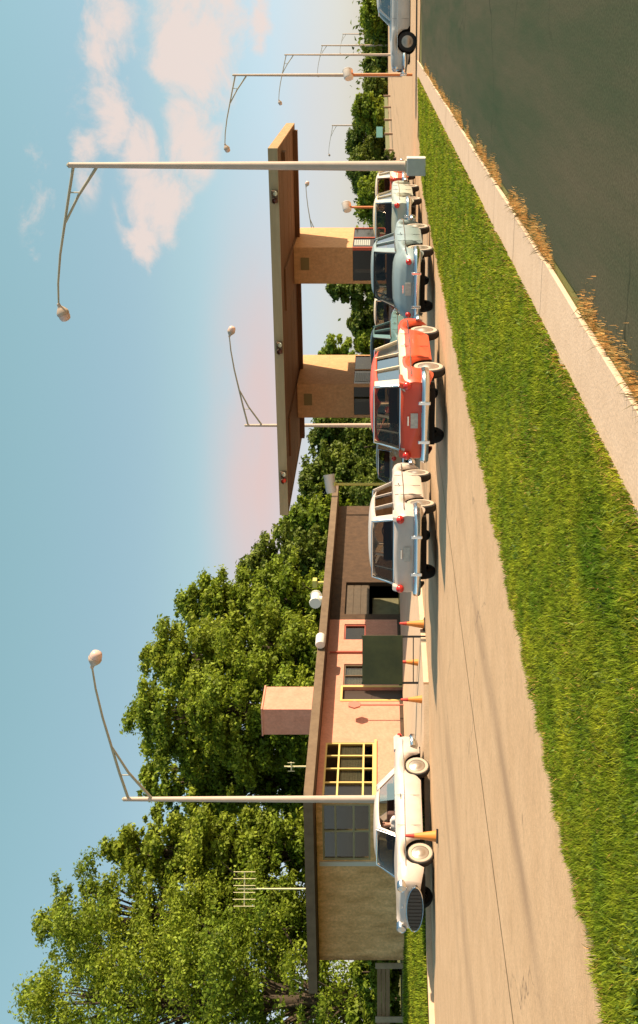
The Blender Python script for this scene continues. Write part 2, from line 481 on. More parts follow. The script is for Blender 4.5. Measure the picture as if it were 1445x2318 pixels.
def blades(name, pts, hmin, hmax, wid, m, label, lean=.5, cat='grass', z0=0.0, leandir=None):
    """tapered two-triangle blades rooted at pts (n,2)"""
    n = len(pts)
    h = rng.uniform(hmin, hmax, n); ang = rng.uniform(0, 2 * pi, n); la = rng.uniform(0, 2 * pi, n)
    ln = rng.uniform(.1, 1, n) * lean * h
    lx, ly = np.cos(la) * ln, np.sin(la) * ln
    if leandir is not None:
        lx = lx * .5 + leandir[0] * ln; ly = ly * .5 + leandir[1] * ln
    w = wid * rng.uniform(.6, 1.4, n) if np.isscalar(wid) else wid
    dx, dy = np.cos(ang) * w / 2, np.sin(ang) * w / 2
    V = np.zeros((n, 5, 3))
    V[:, 0] = np.stack([pts[:, 0] - dx, pts[:, 1] - dy, np.full(n, z0)], 1)
    V[:, 1] = np.stack([pts[:, 0] + dx, pts[:, 1] + dy, np.full(n, z0)], 1)
    V[:, 2] = np.stack([pts[:, 0] + dx * .8 + lx * .4, pts[:, 1] + dy * .8 + ly * .4, z0 + h * .6], 1)
    V[:, 3] = np.stack([pts[:, 0] - dx * .8 + lx * .4, pts[:, 1] - dy * .8 + ly * .4, z0 + h * .6], 1)
    V[:, 4] = np.stack([pts[:, 0] + lx, pts[:, 1] + ly, z0 + h], 1)
    me = bpy.data.meshes.new(name)
    me.vertices.add(n * 5); me.vertices.foreach_set('co', V.reshape(-1))
    b = np.arange(n)[:, None] * 5
    loops = np.concatenate([b + np.array([[0, 1, 2, 3]]), b + np.array([[3, 2, 4]])], 1).reshape(-1)
    me.loops.add(n * 7); me.loops.foreach_set('vertex_index', loops.astype(np.int32))
    st = (np.arange(n)[:, None] * 7 + np.array([[0, 4]])).reshape(-1)
    me.polygons.add(n * 2); me.polygons.foreach_set('loop_start', st.astype(np.int32))
    me.polygons.foreach_set('loop_total', np.tile([4, 3], n).astype(np.int32))
    me.update(calc_edges=True); me.materials.append(m)
    o = bpy.data.objects.new(name, me); COL.objects.link(o)
    return tag(o, label, cat, None, 'stuff')


def verge_points():
    out = []
    for s0, s1, dens in ((5, 9, 9500), (9, 14, 6000), (14, 22, 2800), (22, 32, 1500), (32, TIP, 900)):
        n = int(3.4 * (s1 - s0) * dens)
        s = rng.uniform(s0, s1, n); t = rng.uniform(-6.0, KL + .06, n)
        lo = np.array([verge_left(q) for q in s]) + .04 * np.sin(s * 3.1) + .05 * np.sin(s * 11) - .06
        # clumpy: fewer blades in worn patches
        c = np.sin(s * 1.9 + t * 2.3) + np.sin(s * 4.3 - t * 3.7 + 1.2) + np.sin(s * 7.9 + t * 9.1)
        k = (t > lo) & (rng.uniform(0, 1, n) < .66 + .17 * c)
        s, t = s[k], t[k]
        out.append(np.stack([RN.x * t + RD.x * s, RN.y * t + RD.y * s, s], 1))
    return np.concatenate(out)


M_blade = mat('grass_blade', (.10, .19, .010), .75, scale=1.1, col2=(.35, .375, .022), transl=.40, island=.85, spec=.2)
M_straw = mat('dry_straw', (.66, .29, .07), .8, scale=5, col2=(.78, .52, .20), transl=.3, island=.35, spec=.2)
vp = verge_points()
wd = .0046 + .00044 * vp[:, 2]
blades('grass', vp[:, :2], .025, .085, wd, M_blade, 'rough green mown grass growing over the strip beside the road', .8, z0=.018)
tt = RN.x * vp[:, 0] + RN.y * vp[:, 1]
pat = np.sin(vp[:, 2] * 1.3 + tt * 1.7) + np.sin(vp[:, 2] * .7 - tt * 2.9 + 2)
edge = np.minimum(np.abs(tt + 5.55), np.abs(tt - KL))
k = rng.uniform(0, 1, len(vp)) < np.where(pat > .9, .05, .008) * np.where(tt > -4.4, 1.5, .6) + .30 * np.exp(-edge / .07)
blades('dry_grass', vp[k][:, :2], .02, .075, wd[k] * .8, M_straw, 'scattered dry straw-coloured stalks among the green grass', 1.2, z0=.02)


# broad-leaved weeds mixed into the turf: flat rosettes of short wide leaves
def rosettes():
    P = []
    for i in range(900):
        s_ = 5 + 26 * rng.uniform() ** 1.7; t_ = rng.uniform(-5.3, KL - .1)
        k_ = int(rng.integers(7, 16)); r_ = rng.uniform(.02, .09)
        P.append(np.stack([RN.x * t_ + RD.x * s_ + rng.normal(0, r_, k_), RN.y * t_ + RD.y * s_ + rng.normal(0, r_, k_)], 1))
    return np.concatenate(P)


rp = rosettes()
blades('broadleaf_weeds', rp, .02, .07, .034, mat('weed_leaf', (.05, .13, .008), .7, scale=1.6, col2=(.22, .28, .02), transl=.3, island=.6), 'small broad-leaved weeds dotted through the grass strip', 1.6, 'weeds', z0=.02)


def weed_points():
    P = []
    s = 4.0
    while s < 40:
        t = KR + .04
        dens = (1.0 if 5 < s < 17 else .4) * max(0, .35 + .8 * sin(s * 1.9) * sin(s * .73 + 1)) + .07
        if random.random() < dens:
            n = random.randint(40, 140)
            w = random.uniform(.03, .10)
            a = rng.normal(0, .10, n); b = np.abs(rng.normal(0, w, n))
            S_, T_ = s + a, t + b
            P.append(np.stack([RN.x * T_ + RD.x * S_, RN.y * T_ + RD.y * S_], 1))
        s += .085
    return np.concatenate(P)


wp = weed_points()
blades('dry_weeds', wp, .012, .055, .0055, M_straw, 'ragged fringe of dry tan weeds along the asphalt edge', .8, 'weeds', leandir=(RN.x * .3, RN.y * .3))
M_weedg = mat('weed_green', (.20, .16, .05), .8, transl=.3, island=.5)
kk = rng.uniform(0, 1, len(wp)) < .07
blades('green_weeds', wp[kk], .04, .12, .008, M_weedg, 'short olive weeds mixed into the dry fringe', .8, 'weeds')

# raised apron and bank before the office
A = [(-17.6, 22.5), (-15.1, 27.6), (-11.5, 33.0), (-8.0, 34.3), (-4.9, 35.1), (-3.3, 38.6), (-.6, 45), (3.5, 55), (8.2, 66)]
B = [(-30, 36), (-20, 44), (-14, 43.2), (-8.6, 40.6), (-7.9, 42.4), (-6.2, 46.8), (-2.6, 55.2), (.9, 63.6), (4, 70)]


def strip(name, i0, i1, m, label, n=6, cat='ground'):
    mb = MB(); P = []
    for i in range(i0, i1 + 1):
        a, b = Vector((*A[i], .13)), Vector((*B[i], .52))
        P.append([tuple(a.lerp(b, j / n)) for j in range(n + 1)])
    mb.grid(P); return tag(mb.build(name, m, smooth=60), label, cat, None, 'structure')


strip('grass_bank', 0, 3, M_lawn, 'green grass bank sloping up to the dark end wall of the office', cat='grass')
strip('apron', 3, 8, M_walk, 'pale concrete apron sloping up to the pink office front', cat='pavement')
mb = MB()
for i in range(len(A) - 1):
    p, q = Vector((*A[i], .062)), Vector((*A[i + 1], .062)); mb.bar(p, q, .16, .15)
tag(mb.build('apron_kerb', M_kerb), 'low kerb edging the apron and grass bank', 'kerb', None, 'structure')
sheet('raised_lawn', [(-30, 36), (-20, 44), (-14, 43.2), (-8.6, 40.6), (-2.6, 55.2), (.9, 63.6), (4, 70), (30, 130), (-60, 150), (-90, 60)], .50, M_ground,
      'grass behind the office under the big trees', 'grass')
pts = []
for i in range(0, 3):
    n = 9000
    u, v = rng.uniform(0, 1, n), rng.uniform(.02, 1, n)
    a0, a1, b0, b1 = [np.array(q) for q in (A[i], A[i + 1], B[i], B[i + 1])]
    a = a0[None] + (a1 - a0)[None] * u[:, None]; b = b0[None] + (b1 - b0)[None] * u[:, None]
    pts.append(np.concatenate([a + (b - a) * v[:, None], (.13 + .39 * v)[:, None]], 1))
pts = np.concatenate(pts)
ob = blades('bank_grass', pts[:, :2], .05, .11, .022, M_blade, 'short bright grass on the bank left of the white hardtop', .7, 'grass')
co = np.empty(len(ob.data.vertices) * 3); ob.data.vertices.foreach_get('co', co); co = co.reshape(-1, 5, 3)
co[:, :, 2] += pts[:, 2][:, None]; ob.data.vertices.foreach_set('co', co.reshape(-1)); ob.data.update()

# ------------------------------------------------------------------ trees
M_bark = mat('bark', (.05, .036, .022), .95, scale=6, col2=(.09, .065, .042), bump=.6, bscale=14, stretch=(1, 1, .25))
LEAF = [mat('leaf_green', (.10, .18, .012), .6, scale=.22, col2=(.34, .40, .035), transl=.38, island=.5, spec=.25),
        mat('leaf_olive', (.10, .175, .012), .6, scale=.25, col2=(.35, .40, .037), transl=.38, island=.5, spec=.25),
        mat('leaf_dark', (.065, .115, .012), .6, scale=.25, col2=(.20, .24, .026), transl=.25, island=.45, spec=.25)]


def leaf_mesh(name, P, Nrm, size, m, parent, thin=.55):
    n = len(P)
    r1 = rng.normal(0, 1, (n, 3)); nn = Nrm + rng.normal(0, .75, (n, 3)); nn /= np.linalg.norm(nn, axis=1)[:, None]
    u = np.cross(nn, r1); u /= np.linalg.norm(u, axis=1)[:, None]; w = np.cross(nn, u)
    sz = (size * rng.uniform(.55, 1.35, n))[:, None]
    u *= sz * .5; w *= sz * .5 * thin
    fold = nn * sz * .12
    V = np.stack([P - u, P - w * 1.0 - u * .1 + fold, P + u, P + w * 1.0 - u * .1 + fold], 1)
    me = bpy.data.meshes.new(name)
    me.vertices.add(n * 4); me.vertices.foreach_set('co', V.reshape(-1))
    me.loops.add(n * 4); me.loops.foreach_set('vertex_index', np.arange(n * 4, dtype=np.int32))
    me.polygons.add(n); me.polygons.foreach_set('loop_start', np.arange(0, n * 4, 4, dtype=np.int32))
    me.polygons.foreach_set('loop_total', np.full(n, 4, np.int32))
    me.update(calc_edges=True); me.materials.append(m)
    o = bpy.data.objects.new(name, me); COL.objects.link(o); o.parent = parent
    return o


def tree(base, h, rx, cbot, m, label, group, nclump=46, nleaf=15000, leaf=.34, seed=1, spire=0.0, rag=.3):
    global rng
    keep = rng; rng = np.random.default_rng(seed); rnd = random.Random(seed)
    root = thing('tree', base, 0, label, 'tree', group)
    ch = (h - cbot) / 2; cz = cbot + ch
    tr = max(.12, h * .022)
    tk = MB()
    lean = rnd.uniform(-.5, .5)
    spine = [Vector((lean * q * q, lean * .5 * q, h * .86 * q)) for q in (0, .1, .25, .45, .65, .85, 1)]
    tk.tube(spine, [tr * 1.5, tr * 1.1, tr, tr * .8, tr * .55, tr * .3, tr * .1], 9)
    C = []
    for i in range(nclump):
        th = i * 2.399963 + rnd.uniform(-.5, .5)
        zz = 1 - 2 * (i + .5) / nclump + rnd.uniform(-.1, .1); zz = max(-1, min(1, zz))
        prof = sqrt(max(.02, 1 - abs(zz) ** (2.4 if zz > 0 else 3.0)))
        if spire: prof *= 1 - spire * (zz * .5 + .5)
        rr = prof * (rnd.uniform(.2, 1.0) ** .6) + .02
        f = 1 + rnd.uniform(-rag, rag * .55)
        c = Vector((cos(th) * rr * rx * f, sin(th) * rr * rx * f * .9, cz + zz * ch * (.9 + rnd.uniform(-.08, .08))))
        r = rx * rnd.choice([.10, .13, .17, .22, .28]) * rnd.uniform(.85, 1.15) * (1 - .3 * max(0, zz)) * (1 - .4 * spire) * (1.45 if leaf > .33 else 1)
        C.append((c, r))
    for c, r in C:
        if rnd.random() < .35:
            st = spine[0].lerp(spine[-1], max(.12, min(.9, (c.z - h * .2) / h)))
            e = st.lerp(c, .78); md = st.lerp(c, .4) + Vector((0, 0, .25)); tk.tube([st, md, e], [tr * .34, tr * .2, tr * .05], 5)
    tk.build('trunk', M_bark, root, smooth=60)
    P, Nn = [], []
    tot = sum(r * r for _, r in C)
    for c, r in C:
        k = max(12, int(nleaf * r * r / tot))
        d = rng.normal(0, 1, (k, 3)); d /= np.linalg.norm(d, axis=1)[:, None]
        d[:, 2] = np.where(d[:, 2] < -.3, -d[:, 2] * .8, d[:, 2])
        rad = r * np.abs(rng.normal(.80, .30, k)).clip(.05, 1.8 if leaf < .29 else 1.3)
        bumpy = 1 + .25 * np.sin(d[:, 0] * 5 + c.x) * np.sin(d[:, 1] * 5 + c.y) * np.sin(d[:, 2] * 6 + c.z)
        q = d * (rad * bumpy)[:, None] * np.array([1.1, 1.1, .82])
        P.append(q + np.array(c)); Nn.append(d + np.array([0, 0, .35]))
    leaf_mesh('crown', np.concatenate(P), np.concatenate(Nn), leaf, m, root)
    rng = keep
    return root


TREES = [  # photo row, metres away, crown top x, half width px, crown bottom height, leaf, label
    (2265, 56, 45, 235, 1.6, 0, 'tallest leafy tree at the far left edge behind the office'),
    (2085, 61, 60, 150, 2.6, 1, 'tall olive tree behind the roof aerial, with ragged wispy top'),
    (1925, 63, 225, 105, 2.5, 1, 'broad tree behind the left lamp post, lower than its left neighbour'),
    (1755, 70, 300, 115, 3, 0, 'rounded tree directly behind the left lamp post arm'),
    (1620, 66, 290, 130, 3, 0, 'large green tree rising behind the pink roof block'),
    (1490, 70, 310, 115, 3, 1, 'large tree behind the office roof, right of the roof block'),
    (1375, 75, 395, 95, 3, 0, 'sloping-crowned tree behind the white roof vent'),
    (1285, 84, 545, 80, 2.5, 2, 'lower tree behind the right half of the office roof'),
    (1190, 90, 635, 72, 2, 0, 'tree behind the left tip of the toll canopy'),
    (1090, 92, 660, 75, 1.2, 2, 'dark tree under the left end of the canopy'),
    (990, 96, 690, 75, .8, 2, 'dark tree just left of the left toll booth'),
]
for i, (y, Y, tx, hw, cb, lf, lab) in enumerate(TREES):
    p = at(858, y, Y); h = EYE + (858 - tx) * Y / FPX
    tree((p.x, p.y, .45 if y > 1150 else 0), h - .5, hw * Y / FPX, cb, LEAF[lf], lab, 'big trees behind the office', 260, 66000 if y > 1330 else 26000, (.19 if y > 2000 else .24) if y > 1330 else .30, seed=11 + i, rag=.52)
# brush under the trees at the left and behind the canopy
BR = [(2305, 50, 800, 90, 'bushy shrub behind the low fence at the far left'), (2200, 49, 815, 70, 'shrub filling the gap between office wall and low fence'),
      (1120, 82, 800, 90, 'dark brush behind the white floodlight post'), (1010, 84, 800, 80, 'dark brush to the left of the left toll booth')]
for i, (y, Y, tx, hw, lab) in enumerate(BR):
    p = at(858, y, Y); h = EYE + (858 - tx) * Y / FPX
    t = tree((p.x, p.y, .3 if y > 1150 else 0), h, hw * Y / FPX, .2, LEAF[0 if y > 2000 else 2], lab, 'shrubs', 30, 12000, .24, seed=60 + i)
    t.name = 'shrub'; t['category'] = 'shrub'
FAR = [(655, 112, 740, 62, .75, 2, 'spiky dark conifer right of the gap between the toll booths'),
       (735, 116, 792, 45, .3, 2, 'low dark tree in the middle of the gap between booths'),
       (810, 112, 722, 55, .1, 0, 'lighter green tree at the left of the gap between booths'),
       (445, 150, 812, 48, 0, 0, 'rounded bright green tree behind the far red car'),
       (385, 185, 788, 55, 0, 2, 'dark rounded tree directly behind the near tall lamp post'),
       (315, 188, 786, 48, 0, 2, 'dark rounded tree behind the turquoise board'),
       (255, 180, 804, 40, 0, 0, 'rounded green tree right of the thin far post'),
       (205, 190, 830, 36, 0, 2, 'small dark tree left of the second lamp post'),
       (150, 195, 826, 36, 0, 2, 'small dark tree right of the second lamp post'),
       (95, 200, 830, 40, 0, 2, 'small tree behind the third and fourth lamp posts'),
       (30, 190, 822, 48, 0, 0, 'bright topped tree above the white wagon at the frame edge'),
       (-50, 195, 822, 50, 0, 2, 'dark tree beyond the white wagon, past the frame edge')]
for i, (y, Y, tx, hw, sp, lf, lab) in enumerate(FAR):
    p = at(858, y, Y); h = EYE + (858 - tx) * Y / FPX
    tree((p.x, p.y, 0), h, hw * Y / FPX, .3, LEAF[lf], lab, 'far trees along the horizon', 48, 22000, .34 if Y < 140 else .42, seed=90 + i, spire=sp, rag=.2)
# the far hedge line closing the horizon
P, Nn = [], []
for k_ in range(260):
    y = 1500 - k_ * 7.0
    Y = 215 + 25 * sin(k_ * .37)
    p = at(858, y, Y); hh = 3.2 + 1.2 * sin(k_ * .9) + random.uniform(-.5, .8)
    q = rng.normal(0, 1, (110, 3)) * np.array([1.8, 1.2, .9])
    q[:, 2] = np.abs(q[:, 2]) * hh * .5
    P.append(q + np.array([p.x, p.y, 0])); Nn.append(np.tile([0, -.3, .6], (110, 1)))
hl = leaf_mesh('hedge_foliage', np.concatenate(P), np.concatenate(Nn), .9, LEAF[2], None)
tag(hl, 'dark line of far undergrowth along the horizon', 'undergrowth', None, 'stuff')

# ------------------------------------------------------------------ office
def office():
    C0 = at(858, 1808, 40.3); C0.z = .48
    root = thing('office_building', C0, RANG, 'long flat-roofed pink office with gridded corner window and dark end wall', 'building')
    M_pink = mat('pink_stucco', (.57, .245, .16), .9, scale=2.2, col2=(.64, .295, .20), bump=.25, bscale=45, speck=.10, sscale=9)
    M_brown = mat('brown_trim_and_shade', (.050, .027, .013), .9, scale=3.0, col2=(.095, .053, .026), bump=.3, bscale=30)
    M_grey = mat('weathered_stucco', (.56, .30, .11), .9, scale=2.6, col2=(.95, .58, .27), bump=.3, bscale=30, speck=.16, sscale=10, stretch=(1, 1, .35))
    M_roof = mat('roof_gravel', (.3, .27, .22), .95, var=.2, bump=.4)
    M_fas = mat('fascia_paint', (.125, .078, .040), .7, scale=3, col2=(.18, .12, .065), bump=.1)
    M_yel = mat('yellow_frame', (.66, .48, .16), .6)
    M_redf = mat('red_frame', (.42, .10, .06), .6)
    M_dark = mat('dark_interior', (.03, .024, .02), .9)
    M_blind = mat('window_blind', (.42, .46, .43), .8, var=.12, scale=9)
    M_olive = mat('olive_frame', (.34, .30, .17), .7)
    G = glass_mat('office_glass', (.6, .58, .52), .06)
    WT = 2.98      # wall height

    def wall(name, x0, x1, ops, m, flat):
        """flat = 0: front (plane y=0); 1: end wall (plane x=0). ops: openings a0,a1,z0,z1"""
        mb = MB(); T = .2
        xs = sorted({x0, x1, *[o[0] for o in ops], *[o[1] for o in ops]}); zs = sorted({0, WT, *[o[2] for o in ops], *[o[3] for o in ops]})

        def pt(a, d, z): return (a, d, z) if flat == 0 else (d, a, z)
        for i in range(len(xs) - 1):
            for j in range(len(zs) - 1):
                a, b, c, e = xs[i], xs[i + 1], zs[j], zs[j + 1]
                if any(o[0] <= a and b <= o[1] and o[2] <= c and e <= o[3] for o in ops): continue
                for d in (0, T): mb.add([pt(a, d, c), pt(b, d, c), pt(b, d, e), pt(a, d, e)], [(0, 1, 2, 3)])
        for a0, a1, z0, z1 in ops:
            for q in ([pt(a0, 0, z0), pt(a0, T, z0), pt(a0, T, z1), pt(a0, 0, z1)], [pt(a1, 0, z0), pt(a1, T, z0), pt(a1, T, z1), pt(a1, 0, z1)],
                      [pt(a0, 0, z0), pt(a1, 0, z0), pt(a1, T, z0), pt(a0, T, z0)], [pt(a0, 0, z1), pt(a1, 0, z1), pt(a1, T, z1), pt(a0, T, z1)]):
                mb.add(q, [(0, 1, 2, 3)])
        for a in (x0, x1): mb.add([pt(a, 0, 0), pt(a, T, 0), pt(a, T, WT), pt(a, 0, WT)], [(0, 1, 2, 3)])
        return mb.build(name, m, root, recalc=False)
    W1 = (.10, 3.3, 1.08, 2.78)
    DOOR = (6.15, 7.05, .03, 2.28)
    W2 = (7.25, 8.85, 1.2, 2.28)
    W3 = (10.85, 12.2, 1.45, 2.35)
    GAR = (13.1, 16.2, .02, 2.38)
    wall('wall', 0, 12.6, [W1, DOOR, W2, W3], M_pink, 0)
    wall('wall', 12.61, 25.2, [GAR], M_brown, 0)  # shade over this half of the front is put into the darker brown
    WL = (.22, 2.45, 1.2, 2.78)
    wall('wall', .01, 6.7, [WL], M_grey, 1)
    mb = MB(); mb.box(.0, 25.2, 6.5, 6.7, 0, WT); mb.box(25.0, 25.2, .21, 6.49, 0, WT); mb.build('wall', M_grey, root)
    # roof slab with deep fascia
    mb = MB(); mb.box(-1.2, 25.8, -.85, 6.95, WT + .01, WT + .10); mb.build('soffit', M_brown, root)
    mb = MB(); mb.box(-1.16, 25.76, -.81, 6.91, WT + .11, WT + .26); mb.build('roof', M_roof, root)
    for bx in ((-1.25, 25.85, -.90, -.82, WT + .02, WT + .32), (-1.25, -1.17, -.81, 7.0, WT + .02, WT + .32), (-1.16, 25.85, 6.92, 7.0, WT + .02, WT + .32), (25.77, 25.85, -.81, 6.91, WT + .02, WT + .32)):
        mb = MB(); mb.box(*bx); mb.build('fascia', M_fas, root)
    # corner window, front: 4 x 3 panes
    def window(op, cols, rows, mf, depth, flat=0, blind=(), name='window', fw=.06):
        a0, a1, z0, z1 = op; mb = MB()

        def bx(p0, p1, q0, q1, d0, d1):
            if flat == 0: mb.box(p0, p1, d0, d1, q0, q1)
            else: mb.box(d0, d1, p0, p1, q0, q1)
        bx(a0, a1, z0, z0 + fw, depth - .05, depth + .05); bx(a0, a1, z1 - fw, z1, depth - .05, depth + .05)
        bx(a0, a0 + fw, z0 + fw, z1 - fw, depth - .05, depth + .05); bx(a1 - fw, a1, z0 + fw, z1 - fw, depth - .05, depth + .05)
        for c in cols[1:-1]: bx(c - fw / 2, c + fw / 2, z0 + fw, z1 - fw, depth - .045, depth + .045)
        cc = [a0] + list(cols[1:-1]) + [a1]
        for r in rows[1:-1]:
            for i in range(len(cc) - 1):
                bx(cc[i] + fw * .5, cc[i + 1] - fw * .5, r - fw / 2, r + fw / 2, depth - .04, depth + .04)
        w = mb.build(name, mf, root)
        for i in range(len(cols) - 1):
            for j in range(len(rows) - 1):
                g = MB()
                p0, p1, q0, q1 = cols[i] + fw * .4, cols[i + 1] - fw * .4, rows[j] + fw * .4, rows[j + 1] - fw * .4
                if flat == 0: g.box(p0, p1, depth - .004, depth + .004, q0, q1)
                else: g.box(depth - .004, depth + .004, p0, p1, q0, q1)
                g.build('pane', G, w)
                if (i, j) in blind:
                    b = MB(); n = 9
                    for k in range(n):
                        zz0 = q0 + (q1 - q0) * k / n
                        if flat == 0: b.bar((p0, depth + .10, zz0 + .03), (p1, depth + .10, zz0 + .03), .02, (q1 - q0) / n * .92, up=(0, .25, 1))
                        else: b.bar((depth + .10, p0, zz0 + .03), (depth + .10, p1, zz0 + .03), .02, (q1 - q0) / n * .92, up=(.25, 0, 1))
                    b.build('blind', M_blind, w)
        return w
    window(W1, [.10, .95, 1.75, 2.52, 3.3], [1.08, 1.45, 2.30, 2.78], M_yel, .06, blind={(2, 1), (3, 1), (1, 1)})
    window(WL, [.22, 1.3, 2.45], [1.2, 1.75, 2.35, 2.78], M_olive, .06, 1)
    window(W2, [7.25, 8.05, 8.85], [1.2, 2.28], M_fas, .10, blind={(0, 0), (1, 0)})
    window(W3, [10.85, 12.2], [1.45, 2.35], M_redf, .10)
    # sills, trims
    mb = MB(); mb.box(-.06, 3.4, -.07, -.003, 1.0, 1.07); mb.build('sill', M_yel, root)
    mb = MB(); mb.box(-.05, -.004, 2.5, 2.66, .75, 2.9); mb.build('trim', mat('pale_trim', (.62, .60, .54), .7), root)
    # open dark doorway with a frame and a half-seen leaf
    mb = MB(); mb.box(6.05, 6.148, -.03, .1, .03, 2.36); mb.box(7.052, 7.15, -.03, .1, .03, 2.36); mb.box(6.15, 7.05, -.03, .1, 2.285, 2.36)
    d = mb.build('door_frame', M_yel, root)
    mb = MB(); mb.box(6.16, 7.04, .12, .17, .04, 2.27); mb.box(6.27, 6.93, .105, .118, 1.2, 2.1); mb.box(6.27, 6.93, .105, .118, .2, 1.05)
    dl = mb.build('door', mat('door_dark', (.05, .032, .022), .5), root)
    mb = MB(); mb.lathe([(0, 0), (.03, .01), (.035, .04), (0, .06)], 10, Matrix.Translation((6.25, .105, 1.05)) @ Matrix.Rotation(pi / 2, 4, 'X')); mb.build('handle', mat('brass', (.7, .5, .2), .3, metal=1), dl)
    # dark garage bay: sectional door, partly raised
    mb = MB()
    g = MB(); g.box(13.1, 16.2, .15, .19, 1.35, 2.37); gd = g.build('garage_door', mat('garage_brown', (.085, .06, .035), .7, var=.2), root)
    for k_ in range(3):
        g = MB(); g.box(13.15, 16.15, .125, .148, 1.40 + k_ * .32, 1.68 + k_ * .32); g.build('panel', MATS['garage_brown'], gd)
    g = MB(); g.box(13.5, 15.8, .6, .66, .05, 1.2); g.build('inner_partition', mat('garage_olive', (.12, .11, .05), .8, var=.2), root)
    # dark inside
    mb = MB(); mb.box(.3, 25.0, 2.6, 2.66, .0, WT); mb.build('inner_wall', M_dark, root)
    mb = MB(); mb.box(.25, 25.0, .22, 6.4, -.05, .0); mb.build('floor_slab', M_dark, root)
    # downpipe
    mb = MB(); mb.tube([(9.7, -.06, .1), (9.7, -.06, WT - .1)], .045, 8); mb.build('downpipe', M_redf, root, smooth=60)
    # base course
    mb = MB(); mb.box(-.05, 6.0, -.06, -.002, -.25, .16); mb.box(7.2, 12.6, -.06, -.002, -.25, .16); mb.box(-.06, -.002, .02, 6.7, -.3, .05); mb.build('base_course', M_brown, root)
    # chimney-like block
    mb = MB(); mb.box(6.3, 7.95, .5, 1.6, WT + .262, WT + 2.3); blk = mb.build('roof_block', M_pink, root)
    mb = MB(); mb.box(6.26, 7.99, .46, 1.64, WT + 2.302, WT + 2.36); mb.build('cap', M_pink, blk)
    return root, C0


office_root, C0 = office()


def olocal(x, y, z):
    return office_root.matrix_basis @ Vector((x, y, z)) if False else (Matrix.Translation(C0) @ Matrix.Rotation(RANG, 4, 'Z')) @ Vector((x, y, z))


M_wht = mat('white_enamel', (.78, .74, .66), .45)
M_galv = mat('galvanised', (.62, .60, .56), .4, metal=.6)
# roof fittings stand on the roof
ROOFZ = 2.98 + .26
v = thing('roof_vent', olocal(15.7, .6, ROOFZ), RANG, 'white metal ventilator drum standing on the office roof edge', 'vent', scale=.85)
MB().lathe([(.0, 0), (.30, 0), (.30, .05), (.17, .1), (.17, .42), (.0, .42)], 14).build('neck', M_wht, v, smooth=40)
MB().lathe([(0, -.48), (.30, -.48), (.32, -.40), (.25, -.36), (.25, .36), (.32, .40), (.30, .48), (0, .48)], 16, Matrix.Translation((0, 0, .58)) @ Matrix.Rotation(pi / 2, 4, 'Y')).build('drum', M_wht, v, smooth=40)
v = thing('vent_pipe', olocal(17.6, .7, ROOFZ), RANG, 'small yellow vent pipe with square cowl on the office roof', 'vent')
M_ypipe = mat('yellow_pipe', (.55, .50, .12), .6)
MB().tube([(0, 0, 0), (0, 0, .5)], .07, 8).build('pipe', M_ypipe, v, smooth=50)
MB().box(-.18, .18, -.18, .18, .52, .72).build('cowl', M_ypipe, v, bevel=.02)
v = thing('wall_light', olocal(8.65, -1.12, 3.06), RANG, 'white drum floodlight fixed to the office roof edge', 'light')
MB().lathe([(0, -.30), (.17, -.30), (.19, -.26), (.19, .26), (.17, .30), (0, .30)], 14, Matrix.Translation((0, -.02, .12)) @ Matrix.Rotation(pi / 2, 4, 'Y') @ Matrix.Rotation(.12, 4, 'X')).build('drum', M_wht, v, smooth=40)
MB().box(-.05, .05, .1, .24, .02, .2).build('bracket', M_galv, v)


def yagi(loc, rz, h, n, el, boom, label, name='roof_aerial'):
    v = thing(name, loc, rz, label, 'aerial')
    M_a = mat('aerial_metal', (.68, .60, .34), .45, metal=.3)
    MB().tube([(0, 0, 0), (0, 0, h)], [.032, .024], 8).build('mast', M_a, v, smooth=50)
    MB().bar((0, -boom / 2, h - .25), (0, boom / 2, h - .25), .04).build('boom', M_a, v)
    for i in range(n):
        y = -boom / 2 + boom * i / (n - 1); e = el * (1 - .12 * abs(i - n / 2 + .5) / n + random.uniform(-.04, .04))
        MB().tube([(-.03, y, h - .25 - e / 2), (-.03, y, h - .25 + e / 2)], .013, 6).build('element', M_a, v)
    return v


p = at(700, 2012, 42.5); p.z = C0.z + ROOFZ
yagi(p, RANG + .5, 2.55, 6, .78, 1.15, 'tall yellow roof aerial with six upright rods near the dark end')
p = at(700, 1735, 44); p.z = C0.z + ROOFZ
yagi(p, RANG, 1.05, 3, .25, .35, 'short roof aerial just right of the left lamp post')

# ------------------------------------------------------------------ toll canopy and booths
M_wood = mat('canopy_wood', (.11, .046, .017), .75, scale=2.2, col2=(.21, .095, .036), bump=.25, bscale=18, stretch=(.25, 6, 6))
M_fascia = mat('canopy_fascia', (.33, .255, .135), .7, scale=1.6, col2=(.42, .33, .19), stretch=(.3, 3, 3), bump=.15)
NEAR = Vector((7.05, 43.0, 0))        # point on the near edge line
CZ = 4.78                             # soffit height


